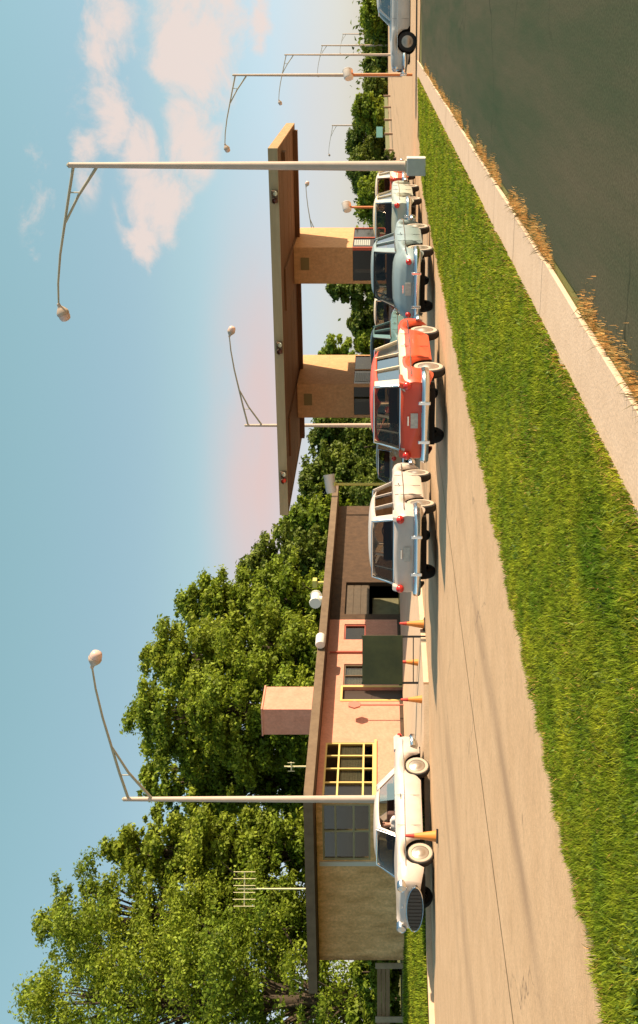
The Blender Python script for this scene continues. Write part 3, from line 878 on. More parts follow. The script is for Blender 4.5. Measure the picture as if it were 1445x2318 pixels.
def canopy():
    root = thing('toll_canopy', NEAR + Vector((0, 0, CZ)), RANG - pi / 2, 'long flat brown timber canopy over the toll lanes', 'canopy')
    # local x = to the right (RN), local y = along the road
    X0, X1, D = -7.75, 5.4, 9.0
    n = 16
    for i in range(n):
        y0, y1 = .10 + (D - .2) * i / n, .10 + (D - .2) * (i + 1) / n - .015
        MB().box(X0 + .1, X1 - .1, y0, y1, 0 + random.uniform(0, .008), .05).build('plank', M_wood, root)
    MB().box(X0 + .06, X1 - .06, .06, D - .06, .06, .24).build('roof_deck', mat('roof_felt', (.25, .22, .18), .9, var=.15), root)
    MB().box(X0, X1, -.02, .05, -.02, .30).build('fascia', M_fascia, root)
    MB().box(X0, X1, D - .05, D + .02, -.02, .30).build('fascia', M_fascia, root)
    MB().box(X0, X0 + .055, .055, D - .055, -.02, .30).build('fascia', M_fascia, root)
    MB().box(X1 - .055, X1, .055, D - .055, -.02, .30).build('fascia', mat('canopy_sunlit_end', (.42, .24, .10), .7, var=.2), root)  # sunlight on the right end is put into its more orange colour
    MB().box(X0 + .2, X1 - .2, D - .9, D - .55, -.17, -.004).build('beam', M_wood, root)
    for bx in (-5.9 + .65, -.33 + .65): MB().box(bx - .75, bx + .75, 1.6, D - 1.0, -.06, -.003).build('beam', M_wood, root)
    MB().box(X1 - .75, X1 - .35, 2.0, 2.6, -.12, -.003).build('junction_box', M_wood, root)
    return root


canopy()


def nearedge(y):          # a point of the near fascia seen on photo row y
    k = (1159 - y) / FPX
    t = (k * NEAR.y - NEAR.x) / (RN.x - k * RN.y)
    return NEAR + RN * t


for y, lab, mcol in ((445, 'lane lamp on the right part of the canopy edge, pale lens up', None), (786, 'lane lamp at the middle of the canopy edge', None),
                     (1078, 'lane signal with red lens near the left tip of the canopy', (.75, .06, .03))):
    q = nearedge(y); q.z = CZ + .10
    g = thing('lane_signal', q - RD * .03, RANG - pi / 2, lab, 'signal', 'lane signals on the canopy edge')
    MB().box(-.20, .22, -.12, -.002, -.10, .12).build('housing', mat('signal_brown', (.12, .07, .035), .6), g, bevel=.015)
    for k_, xx in enumerate((.12, -.11)):
        ml = mat('lens_pale', (.62, .66, .52), .25) if (k_ == 0) else mat('lens_dark', (.10, .03, .02), .2)
        if mcol and k_ == 1: ml = mat('lens_red', mcol, .25)
        MB().lathe([(0, .05), (.05, .045), (.085, .02), (.09, 0)], 14, Matrix.Translation((xx, -.122, 0)) @ Matrix.Rotation(pi / 2, 4, 'X')).build('lens', ml, g, smooth=50)
        vz = MB()
        P = [[(xx + .10 * cos(a), -.122 - d, .10 * sin(a)) for a in [pi * j / 8 for j in range(9)]] for d in (0, .12)]
        vz.grid(P); vz.build('visor', MATS['signal_brown'], g, solid=.008)


def booth(loc, label, red_trim):
    root = thing('toll_booth', loc, RANG - pi / 2, label, 'toll booth', 'toll booths under the canopy')
    M_tan = mat('booth_tan', (.53, .285, .125), .85, scale=2.2, col2=(.61, .345, .165), bump=.2, bscale=40, speck=.13, sscale=9)
    M_red = mat('booth_red', (.50, .10, .05), .6)
    M_bl = mat('booth_black', (.025, .02, .018), .6)
    G = glass_mat('booth_glass', (.25, .24, .22), .04)
    W, D, ZT = 1.42, 4.5, CZ - .065
    # tall head above the windows; origin = right near corner, local -x across
    mb = MB(); mb.box(-W, 0, 0, D, 2.42, ZT); mb.build('upper_wall', M_tan, root, bevel=.01)
    mb = MB(); mb.box(-W, 0, 0, D, .15, 1.15); mb.build('lower_wall', M_tan, root, bevel=.01)
    for a, b in ((-W, 0), (-.12, 0), (-W, D - .12), (-.12, D - .12), (-.12, D / 2 - .1)):
        MB().box(a, a + .12, b, b + .12, 1.152, 2.418).build('post', M_red if a > -1 and red_trim else M_tan, root)  # red posts on the right booth, tan ones on the left
    MB().box(-W + .13, -.13, .02, .05, 1.16, 2.41).build('front_window', G, root)
    MB().box(-.05, -.03, .13, D / 2 - .11, 1.16, 2.41).build('side_window', G, root)
    MB().box(-.05, -.03, D / 2 + .03, D - .13, 1.16, 2.41).build('side_window', G, root)
    MB().box(-W + .03, -W + .05, .13, D - .13, 1.16, 2.41).build('side_window', G, root)
    MB().box(-W + .13, -.13, 2.2, 2.26, 1.16, 2.41).build('inner_screen', M_bl, root)
    bl = MB()
    for k_ in range(8): bl.box(-.02, -.012, .5, 1.7, 1.75 + k_ * .08, 1.81 + k_ * .08)
    bl.build('blind', mat('booth_blind', (.36, .38, .34), .7), root)
    MB().box(-W * .62, -W * .28, -.02, -.002, 4.12, 4.45).build('plaque', mat('plaque_olive', (.22, .16, .06), .8), root)
    MB().box(-.03, .05, .3, D - .3, 1.1, 1.16).build('counter', M_red if red_trim else M_tan, root)
    MB().box(-.002, .006, .02, D - .02, 3.55, 3.57).build('joint_line', M_tan, root)
    return root


b1 = at(858, 560, 48.0); b1.z = 0
b2 = at(858, 870, 50.1); b2.z = 0
booth(b1, 'right toll booth, tan tower with sunlit side and red window posts', True)
booth(b2, 'left toll booth, tan tower standing in the canopy shade', False)
for b, lab in ((b1, 'raised concrete island under the right toll booth'), (b2, 'raised concrete island under the left toll booth')):
    isl = bpy.data.objects.new('toll_island', None)
    mb = MB()
    poly = [(-1.6, -2.6), (-.7, -3.6), (.2, -2.6), (.2, 8), (-1.6, 8)]
    mb.prism([(x, y) for x, y in poly], 2, -.01, .148)
    o = mb.build('toll_island', M_kerb, None, bevel=.03); o.location = b; o.rotation_euler.z = RANG - pi / 2
    tag(o, lab, 'traffic island', None, 'structure')

# ------------------------------------------------------------------ lamp posts
M_pole = mat('pole_paint', (.54, .42, .33), .55, var=.08, scale=2)
M_arm = mat('arm_metal', (.45, .40, .28), .5, var=.1)
M_lamp = mat('lamp_metal', (.55, .42, .32), .4)
M_lens = mat('lamp_lens', (.72, .50, .42), .25)


def street_lamp(loc, h, adir, label, L=4.3, base=False, rise=.7, tilt=0.0, r=.125):
    """adir: horizontal unit vector the arm points along"""
    rz = math.atan2(adir.y, adir.x)
    v = thing('street_lamp', loc, rz, label, 'lamp post', 'gooseneck lamp posts along the road')
    z0 = .62 if base else 0
    MB().tube([(0, 0, z0), (0, tilt * .3, h * .3), (0, tilt, h)], [r, r * .86, r * .52], 12).build('pole', M_pole, v, smooth=50)
    MB().tube([(0, tilt, h), (0, tilt, h + .06)], [r * .6, r * .2], 10).build('pole_cap', M_arm, v, smooth=50)
    if base:
        MB().box(-.25, .25, -.25, .25, -.02, .6).build('base', mat('lamp_base', (.55, .52, .47), .9, scale=5, col2=(.64, .60, .55), bump=.3), v, bevel=.02)
        MB().box(-.17, .17, -.17, .17, .602, .645).build('flange', M_arm, v)
    a = [(.06, tilt, h - .12), (L * .2, tilt, h + rise * .12), (L * .4, tilt, h + rise * .42), (L * .6, tilt, h + rise * .72), (L * .8, tilt, h + rise * .93), (L * .95, tilt, h + rise)]
    MB().tube(a, [.045, .042, .04, .036, .032, .028], 8).build('arm', M_arm, v, smooth=60)
    MB().tube([(.06, tilt, h - .8), (L * .2, tilt, h - .2), (L * .38, tilt, h + rise * .36)], [.045, .04, .034], 8).build('brace', M_arm, v, smooth=60)
    MB().tube([(L * .18, tilt, h - .26), (L * .18, tilt, h + .06)], .02, 6).build('tie', M_arm, v)
    M_ = Matrix.Translation((L * .95, tilt, h + rise)) @ Matrix.Rotation(radians(112), 4, 'Y')
    hd = MB().lathe([(.0, -.04), (.05, -.03), (.06, .06), (.11, .12), (.18, .22), (.195, .30), (.18, .33)], 16, M_).build('lamp_head', M_lamp, v, smooth=50)
    MB().lathe([(.175, .335), (.17, .42), (.14, .50), (.07, .535), (0, .54)], 16, M_).build('lens', M_lens, hd, smooth=60)
    return v


def row(y, topx, Y, d, label, **k):
    p = at(858, y, Y); p.z = 0
    return street_lamp(p, EYE + (858 - topx) * Y / FPX, d, label, **k)


row(376, 152, 35.6, -RN, 'nearest tall lamp post on a square concrete base in the grass', base=True, tilt=-.22, r=.15)
row(170, 528, 76, -RN, 'second lamp post of the right-hand row, behind the round signal head')
row(124, 645, 118, -RN, 'third lamp post of the right-hand row, left of the white wagon')
row(103, 728, 190, -RN, 'fourth lamp post of the right-hand row, small and far', r=.17)
row(77, 776, 290, -RN, 'farthest lamp post of the right-hand row', r=.2)
row(1809, 281, 36.6, RN, 'lamp post behind the white hardtop, arm reaching to the right', L=4.7, rise=.55, tilt=0)
row(963, 556, 62, RN, 'lamp post rising behind the left part of the canopy', L=4.8, rise=.6)
row(545, 708, 112, RN, 'lamp post mostly hidden behind the right toll booth', L=5.0, rise=.5)
row(284, 752, 225, -RN, 'thin far post in front of the dark rounded trees', r=.2, L=5.2)

# ------------------------------------------------------------------ flood lights on posts
def flood(loc, h, rz, label, mp, ml, drum=.2, half=.26):
    v = thing('floodlight', loc, rz, label, 'floodlight', 'round floodlights on short posts')
    MB().tube([(0, 0, 0), (0, 0, h)], [.06, .05], 10).build('post', mp, v, smooth=50)
    MB().lathe([(0, -half), (drum * .82, -half), (drum, -half * .75), (drum, half * .7), (drum * 1.1, half), (drum * 1.02, half + .02), (0, half + .02)], 18,
               Matrix.Translation((0, 0, h + drum * .8)) @ Matrix.Rotation(pi / 2 - .15, 4, 'Y')).build('drum', ml, v, smooth=40)
    MB().box(-.07, .07, -drum - .03, drum + .03, h - .04, h + .02).build('yoke', mp, v)
    return v


M_ypost = mat('yellow_post', (.62, .50, .10), .5)
M_opost = mat('orange_post', (.62, .22, .07), .55)
M_wl = mat('flood_white', (.80, .70, .60), .4)
p = at(858, 1096, 46); p.z = 0
flood(p, 3.05, 0, 'white floodlight on a yellow post right of the office roof', M_ypost, M_wl, .2, .34)
p = at(858, 469, 57); p.z = 0
flood(p, 2.72, .3, 'round floodlight on an orange post right of the right toll booth', M_opost, M_wl, .2, .2)
p = gnd(934, 169)
flood(p, 2.52, .3, 'round floodlight in front of the second lamp post', M_opost, M_wl, .2, .2)

# ------------------------------------------------------------------ cars
CH = mat('chrome', (.78, .80, .82), .18, metal=1.0)
TYRE = mat('tyre_rubber', (.022, .02, .019), .85)
WWALL = mat('whitewall', (.47, .39, .30), .8)
INTR = mat('car_interior', (.035, .025, .022), .9)
SEAT = mat('seat_cloth', (.10, .05, .04), .9)
UNDER = mat('underbody', (.012, .011, .010), .95)
TAIL = mat('tail_red', (.62, .03, .02), .2, coat=.5)
HEADL = mat('headlight_glass', (.72, .70, .64), .15)
PLATE = mat('plate', (.55, .55, .50), .5, scale=14, col2=(.35, .36, .34))
CG = glass_mat('car_glass', (.66, .62, .56), .05)
SG = glass_mat('side_glass', (.50, .47, .42), .38)
BLK = mat('black_trim', (.03, .028, .026), .5)


def ip(x, tab):
    return float(np.interp(x, [a for a, _ in tab], [b for _, b in tab]))


def paint(name, c):
    return mat('paint_' + name, c, .42, coat=.3, var=.10, scale=1.7)


def car(loc, rz, label, body, roofc, second=None, L=5.0, W=1.88, H=1.55, style='sedan', scale=1.0, group='cars', whitewalls=True, name='car', front=False, rear_detail='fin', regions=None, lens=None):
    root = thing(name, loc, rz, label, 'car', group, scale if scale != 1 else None)
    hl = L / 2; hw = W / 2
    xf, xr = .31 * L, -.275 * L
    wr, Ra = .355, .43
    BELT = .98 if style != 'round' else 1.0
    # side height of the fenders and the height of hood / deck along the car
    if style == 'round':
        zf_t = [(-hl, .62), (-hl + .06, .72), (-hl + .3, .82), (-hl + .9, .90), (-.6, .97), (.7, .97), (1.3, .95), (hl - .25, .92), (hl - .06, .86), (hl, .74)]
        zc_t = [(-hl, .62), (-hl + .05, .72), (-hl + .2, .86), (-hl + .55, .99), (-hl + 1.0, 1.05), (-1.2, BELT + .06), (.8, BELT + .02), (1.4, .99), (hl - .3, .92), (hl - .08, .82), (hl, .66)]
    else:
        zf_t = [(-hl, .88), (-hl + .1, .93), (-hl + .6, .95), (-1.1, .965), (.7, .96), (1.5, .95), (hl - .35, .95), (hl - .08, .92), (hl, .84)]
        zc_t = [(-hl, .80), (-hl + .05, .86), (-hl + .2, .92), (-hl + .6, .965), (-1.3, BELT), (.8, BELT + .01), (1.4, .98), (hl - .4, .93), (hl - .1, .86), (hl, .74)]
    w_t = [(-hl, .88), (-hl + .1, .93), (-hl + .5, .975), (-.8, 1), (.8, 1), (hl - .6, .985), (hl - .15, .94), (hl, .86)]
    if style == 'wagon':
        zc_t = [(-hl, .86), (-hl + .04, .92), (-hl + .12, .955), (-hl + .3, .975), (-1.3, BELT), (.8, BELT + .01), (1.4, .98), (hl - .4, .93), (hl - .1, .86), (hl, .74)]
    if style == 'hardtop': w_t = [(-hl, .84), (-hl + .1, .92), (-hl + .5, .975), (-.8, 1), (.8, 1), (hl - .6, .985), (hl - .25, .95), (hl - .08, .87), (hl, .76)]
    if style == 'round': w_t = [(-hl, .70), (-hl + .08, .80), (-hl + .3, .91), (-hl + .9, .985), (-.5, 1), (.8, 1), (hl - .5, .96), (hl - .12, .86), (hl, .74)]
    xs = set(np.linspace(-hl, hl, 31).round(4)) | {q for q, _ in zf_t} | {q for q, _ in zc_t}
    for a in (xf, xr): xs |= {round(a + Ra * cos(t), 4) for t in np.linspace(0, pi, 13)}
    xs = sorted(xs)
    xs = [x for i, x in enumerate(xs) if i == 0 or x - xs[i - 1] > .008]
    fr = [0, .12, .35, .60, .80, .93, 1.0]; yf = [.885, .945, .988, 1.0, .98, .925, .83]
    rows = []
    for x in xs:
        w = hw * ip(x, w_t); zf, zc = ip(x, zf_t), ip(x, zc_t)
        zb = .27 + (.10 * max(0, (abs(x) - hl + .5) / .5) if abs(x) > hl - .5 else 0)
        for a in (xf, xr):
            if abs(x - a) < Ra: zb = max(zb, wr + sqrt(Ra * Ra - (x - a) ** 2) * (.92 if a == xf else .80))
        P = [(x, w * y, zb + (zf - zb) * f) for f, y in zip(fr, yf)]
        P += [(x, w * .74, zf * .35 + zc * .65 - .005), (x, w * .5, zc), (x, w * .25, zc + .014), (x, 0, zc + .02)]
        rows.append(P + [(p[0], -p[1], p[2]) for p in P[-2::-1]])
    nR = len(rows[0])
    mb = MB()
    mb.v = [p for r in rows for p in r]
    cab0, cab1 = (-.455 if style == 'wagon' else -.30) * L, .155 * L
    for i in range(len(rows) - 1):
        xm = (xs[i] + xs[i + 1]) / 2
        for j in range(nR - 1):
            k = min(j, nR - 2 - j)
            mi = 0
            if regions: mi = regions(xm, k, L)
            if cab0 < xm < cab1 and k >= 7: mi = 2
            mb.f.append((i * nR + j, i * nR + j + 1, (i + 1) * nR + j + 1, (i + 1) * nR + j)); mb.m.append(mi)
    for e in (0, len(rows) - 1):
        mb.f.append(tuple(e * nR + j for j in range(nR))); mb.m.append(0)
    mb.build('body', [body, second or body, INTR], root, smooth=38)
    MB().box(-hl + .25, hl - .25, -hw + .32, hw - .32, .24, .72).build('chassis', UNDER, root)
    # roof
    hb = hw * .80; ht = hw * .685
    x_wb, x_wt, x_rt, x_rb = .165 * L, .085 * L, -.195 * L, -.30 * L
    if style == 'hardtop': x_rt, x_rb, x_wt, x_wb = -.16 * L, -.275 * L, .115 * L, .185 * L
    if style == 'wagon': x_rt, x_rb = -.415 * L, -.462 * L
    if style == 'round': x_rt, x_rb = -.17 * L, -.30 * L
    P = []
    for i in range(17):
        v = -1 + 2 * i / 16; x = (x_wt + .06) * (v + 1) / 2 + (x_rt - .06) * (1 - v) / 2
        r = []
        for j in range(13):
            u = -1 + 2 * j / 12
            z = H - .045 * u * u - .085 * abs(u) ** 7 - .035 * v * v - .06 * abs(v) ** 8
            r.append((x - .03 * (1 - u * u) * (-v), u * (ht + .035) * (1 - .06 * abs(v) ** 3), z))
        P.append(r)
    rz_ = H - .13
    MB().grid(P).build('roof', roofc, root, smooth=60, solid=.035)
    pil = second if (second and regions) else roofc
    for sgn in (1, -1):
        MB().bar((x_wb, sgn * hb, BELT - .03), (x_wt + .02, sgn * ht, rz_ + .01), .06, .05, up=(0, sgn, .4)).build('pillar', pil, root)
        if style != 'hardtop':
            MB().bar((-.045 * L, sgn * (hb + .005), BELT - .03), (-.05 * L, sgn * ht, rz_ + .01), .045 if style == 'wagon' else .07, .05, up=(0, sgn, .4)).build('pillar', pil, root)
        if style == 'wagon':
            MB().bar((-.24 * L, sgn * (hb + .005), BELT - .03), (-.24 * L, sgn * ht, rz_ + .01), .05, .05, up=(0, sgn, .4)).build('pillar', pil, root)
        c = MB(); xw = .30 if style in ('round', 'sedan') else .2
        a = [(x_rb - .05, sgn * (hb - .02), BELT - .03), (x_rb + xw, sgn * (hb + .015), BELT - .03), (x_rt + xw * .75, sgn * (ht + .01), rz_ + .02), (x_rt - .06, sgn * (ht - .03), rz_ + .02)]
        b = [(p[0], p[1] - sgn * .05, p[2]) for p in a]
        c.add(a + b, [(0, 1, 2, 3), (4, 5, 6, 7), (0, 1, 5, 4), (1, 2, 6, 5), (2, 3, 7, 6), (3, 0, 4, 7)]); c.build('pillar', pil, root)
        # side glass
        br = [x_wb - .05, -.045 * L + .04, -.045 * L - .04, x_rb + xw]; tp = [x_wt - .02, -.05 * L + .04, -.05 * L - .04, x_rt + xw * .75]
        if style == 'wagon': br += [0]; tp += [0]; br = [x_wb - .05, -.01 * L, -.08 * L, -.23 * L, -.25 * L, x_rb + .2]; tp = [x_wt - .02, -.015 * L, -.085 * L, -.23 * L, -.25 * L, x_rt + .15]
        for q in range(0, len(br) - 1, 2):
            if style == 'hardtop' and sgn == 1 and q == 0: continue      # driver's window wound down
            g = MB(); yb, yt = sgn * (hb - .015), sgn * (ht - .01)
            g.add([(br[q], yb, BELT - .02), (br[q + 1], yb, BELT - .02), (tp[q + 1], yt, rz_), (tp[q], yt, rz_)], [(0, 1, 2, 3)])
            g.build('side_window', SG, root, recalc=False)
        t_ = MB(); t_.bar((x_wb, sgn * (hb + .02), BELT - .01), (x_rb, sgn * (hb + .01), BELT - .01), .02, .025); t_.build('belt_trim', CH, root)

    def screen(nm, xb, xt, yb, yt, bul):
        P = []
        for i in range(4):
            f = i / 3; r = []
            for j in range(9):
                u = -1 + 2 * j / 8
                r.append((xb + (xt - xb) * f + bul * (1 - u * u) * (1 - .4 * f), u * (yb + (yt - yb) * f), BELT - .02 + (rz_ + .03 - BELT + .02) * f))
            P.append(r)
        o = MB(); o.grid(P); w = o.build(nm, CG, root, smooth=80, recalc=False)
        ed = P[0] + [P[i][-1] for i in (1, 2)] + P[3][::-1] + [P[i][0] for i in (2, 1, 0)]
        f_ = MB(); f_.tube([Vector(p) for p in ed], .022, 6, cap=False); f_.build('window_trim', CH if style != 'round' else BLK, w, smooth=60)
    screen('windshield', x_wb + .02, x_wt + .06, hb - .03, ht - .03, .16)
    screen('rear_window', x_rb - .03, x_rt - .07, hb - .05, ht - .04, -.05 if style == 'wagon' else -.13)
    # seats, dash, wheel
    for sx in (.02 * L, -.17 * L):
        s_ = MB(); s_.box(sx - .10, sx + .06, -hb + .12, hb - .12, BELT - .02, BELT + .2); s_.build('seat', SEAT, root, bevel=.05)
    d_ = MB(); d_.box(x_wb - .3, x_wb - .02, -hb + .1, hb - .1, BELT + .0, BELT + .06); d_.build('dashboard', INTR, root, bevel=.02)
    sw = MB(); M_ = Matrix.Translation((x_wb - .38, .36, BELT + .06)) @ Matrix.Rotation(radians(-60), 4, 'Y')
    sw.tube([M_ @ Vector((.19 * cos(t), .19 * sin(t), 0)) for t in np.linspace(0, 2 * pi, 17)], .014, 6, cap=False)
    sw.build('steering_wheel', BLK, root)
    # wheels
    for x in (xf, xr):
        for sgn in (1, -1):
            M_ = Matrix.Translation((x, sgn * (hw - .215), wr)) @ Matrix.Rotation(-sgn * pi / 2, 4, 'X')
            w = MB().lathe([(.20, -.09), (.31, -.095), (.345, -.07), (wr, -.03), (wr, .03), (.345, .07), (.31, .095), (.20, .09)], 24, M_).build('wheel', TYRE, root, smooth=40)
            if whitewalls: MB().lathe([(.225, .094), (.295, .0975), (.318, .091)], 24, M_).build('whitewall', WWALL, w, smooth=60)
            MB().lathe([(.235, .075), (.21, .094), (.16, .085), (.12, .11), (.05, .13), (0, .132)], 20, M_).build('hubcap', mat('hubcap_metal', (.42, .36, .30), .4, metal=.7), w, smooth=50)
    # bumpers
    for sg in (1, -1):
        e = hl
        if front and sg == 1: continue          # the big oval grille takes the bumper's place
        pts = [(sg * (e - .55), -hw * .99), (sg * (e - .12), -hw * .985), (sg * (e + .035), -hw * .86), (sg * (e + .10), -hw * .45), (sg * (e + .115), 0)]
        pts += [(a, -b) for a, b in pts[-2::-1]]
        bm_ = MB(); sec = [(.0, -.085), (.035, -.06), (.05, 0), (.035, .06), (0, .085)]
        P = []
        for i, (a, b) in enumerate(pts):
            p0 = Vector(pts[max(i - 1, 0)]); p1 = Vector(pts[min(i + 1, len(pts) - 1)]); d = (p1 - p0).normalized(); nrm = Vector((d.y, -d.x)) * sg
            P.append([(a + nrm.x * o_, b + nrm.y * o_, .455 + z) for o_, z in sec])
        bm_.grid(P); bp = bm_.build('bumper', CH, root, smooth=50, solid=.02)
        for y in (-.42, .42):
            MB().bar((sg * (e + .15), y, .35), (sg * (e + .145), y, .60), .07, .06, up=(1, 0, 0)).build('bumper_guard', CH, bp, bevel=.015)
    # lights
    for sgn in (1, -1):
        yy = sgn * hw * .80
        if style == 'round':
            M_ = Matrix.Translation((-hl + .03, sgn * hw * .72, .66)) @ Matrix.Rotation(-pi / 2, 4, 'Y')
            MB().lathe([(.075, -.05), (.07, .03), (.045, .06), (0, .07)], 14, M_).build('tail_light', TAIL, root, smooth=60)
        else:
            b_ = MB(); b_.prism([(-hl - .05, .80), (-hl - .07, .90), (-hl + .02, .99), (-hl + .55, .985), (-hl + .55, .90), (-hl + .02, .80)], 1, yy - .07, yy + .07)
            b_.build('tail_fin', body, root, bevel=.03)
            M_ = Matrix.Translation((-hl - .045, yy, .825)) @ Matrix.Rotation(-pi / 2, 4, 'Y')
            MB().lathe([(.088, -.03), (.085, .03), (.055, .075), (0, .09)], 16, M_).build('tail_light', TAIL, root, smooth=60)
        M_ = Matrix.Translation((hl - (.03 if front else .10), sgn * hw * .76, .83 if front else .76)) @ Matrix.Rotation(pi / 2, 4, 'Y')
        MB().lathe([(.125, -.1), (.125, .08), (.11, .10), (.10, .085)], 18, M_).build('headlight', CH, root, smooth=40)
        MB().lathe([(.10, .085), (.07, .105), (0, .115)], 18, M_).build('headlight_lens', HEADL, root, smooth=60)
        # side spear and door handle
        sp = MB(); zt = .70
        sp.bar((-hl + .25, sgn * (hw * .965), zt + .04), (-.2, sgn * (hw * 1.0), zt + .02), .014, .022)
        sp.bar((-.2, sgn * (hw * 1.0), zt + .02), (hl - .5, sgn * (hw * .985), zt + .03), .014, .022)
        sp.build('side_trim', CH if style != 'white' else BLK, root)
        MB().bar((-.28, sgn * (hw * .985 + .02), .83), (-.12, sgn * (hw * .985 + .02), .83), .025, .025).build('door_handle', CH, root)
        dm = MB()
        for xx in (.155 * L, -.045 * L) + ((-.215 * L,) if style in ('sedan', 'round', 'wagon') else ()):
            dm.bar((xx, sgn * (hw * .985), .32), (xx - .0, sgn * (hw * .99), .92), .006, .010, up=(0, sgn, 0))
        dm.build('door_seam', BLK, root)
    MB().box(-hl - .03, -hl - .012, -.16, .16, .60, .75).build('licence_plate', PLATE, root)
    MB().bar((-hl - .03, -.10, .80), (-hl - .03, .10, .80), .03, .03).build('boot_handle', CH, root)
    # grille
    gw, gh, gz = (.80, .19, .50) if front else (.62, .13, .60)
    gx = hl + (.06 if front else .02)
    gr = MB()
    gr.prism([(hw * gw * cos(t), gz + gh * sin(t)) for t in np.linspace(0, 2 * pi, 24, endpoint=False)], 0, hl - .12, gx)
    g_ = gr.build('grille', BLK, root, bevel=.02)
    rim = MB(); rim.tube([(gx, hw * (gw + .02) * cos(t), gz + (gh + .015) * sin(t)) for t in np.linspace(0, 2 * pi, 29)], .019, 6, cap=False); rim.build('grille_rim', CH, g_, smooth=60)
    for k_ in range(11):
        u = -1 + 2 * (k_ + .5) / 11
        y = u * hw * gw * .9; hh = gh * .9 * sqrt(max(.05, 1 - u * u * .8))
        MB().bar((gx + .006, y, gz - hh), (gx + .006, y, gz + hh), .012).build('grille_bar', mat('grille_metal', (.06, .055, .05), .5, metal=.5), g_)
    MB().add([(hl - .03, -.12, .83), (hl + .0, 0, .775), (hl - .03, .12, .83), (hl + .015, 0, .80)], [(0, 1, 3), (1, 2, 3)]).build('hood_emblem', CH, root, solid=.012)
    return root


def place_rr(px, rz, L=5.0, W=1.88, sc=1.0):
    """root position so that the right rear tyre stands on px"""
    lx, ly = -.275 * L * sc, -(W / 2 - .13) * sc
    return Vector((px[0] - (lx * cos(rz) - ly * sin(rz)), px[1] - (lx * sin(rz) + ly * cos(rz)), 0))


RED, CREAM, WHITE = paint('red', (.72, .075, .022)), paint('cream', (.78, .66, .46)), paint('white', (.62, .53, .46))
BLUE, PALE, ORANGE = paint('bluegrey', (.27, .34, .345)), paint('palegreen', (.42, .47, .40)), paint('vermilion', (.60, .11, .05))
TEAL, TAN, GREYW = paint('teal', (.10, .20, .20)), paint('tan', (.40, .28, .16)), paint('greywhite', (.52, .52, .50))
SILVER = paint('silverwhite', (.62, .63, .62))
QG = 'cars queuing for the toll lanes'
rz = radians(66.5)
car(place_rr((3.07, 26.1), rz), rz, 'orange-red station wagon with cream upper sides and chrome bumper, nearest in the queue', RED, RED, CREAM, group=QG, style='wagon', H=1.60,
    regions=lambda x, k, L: 1 if (x < .26 * L and 4 <= k <= 6) else 0)
rz = radians(75)
car(place_rr((.22, 30.2), rz, 5.1, 1.95, 1.09), rz, 'white station wagon with red tail lights, left of the orange-red wagon', WHITE, WHITE, group=QG, style='wagon', L=5.1, W=1.95, H=1.53, scale=1.09)
rz = radians(66)
car(place_rr((6.75, 31.6), rz, 4.85, 1.86), rz, 'rounded blue-grey sedan just ahead of the orange-red wagon', BLUE, BLUE, group=QG, style='round', L=4.85, W=1.86, H=1.62)
rz = radians(67.5)
car(place_rr((10.25, 40.4), rz), rz, 'pale green sedan with light roof ahead of the blue-grey one', PALE, CREAM, group=QG, H=1.6)
car(place_rr((13.0, 47.6), rz), rz, 'vermilion and white car at the toll lane, partly behind the lamp base', ORANGE, CREAM, CREAM, group=QG, H=1.55,
    regions=lambda x, k, L: 1 if (3 <= k <= 6) else 0)
car(lane(-11.7, 45), rz, 'dark teal sedan in the middle lane beyond the orange-red wagon', TEAL, TEAL, group=QG, style='round', H=1.72)
car(lane(-12.5, 54), rz, 'tan sedan in the middle lane beyond the teal one', TAN, CREAM, group=QG, H=1.62)
car(lane(-17.0, 50), rz, 'tan sedan in the left lane between the orange-red and white wagons', TAN, TAN, group=QG, H=1.52)
# white hardtop turned out by the office
rz = radians(238)
lx, ly = .31 * 5.35, (1.98 / 2 - .13)
c0 = Vector((-8.62 - (lx * cos(rz) - ly * sin(rz)), 31.3 - (lx * sin(rz) + ly * cos(rz)), 0))
car(c0, rz, 'white two-door hardtop parked before the office, facing left with open window', WHITE, WHITE, L=5.35, W=1.98, H=1.55, style='hardtop', group='cars outside the queue', front=True)
HARD = (c0, rz)
rz = radians(164)
car((19.0, 45.8, 0), rz, 'grey-white wagon on the crossover facing left, cut by the frame edge', GREYW, GREYW, L=5.0, W=1.9, H=1.5, style='wagon', group='cars outside the queue', whitewalls=False)

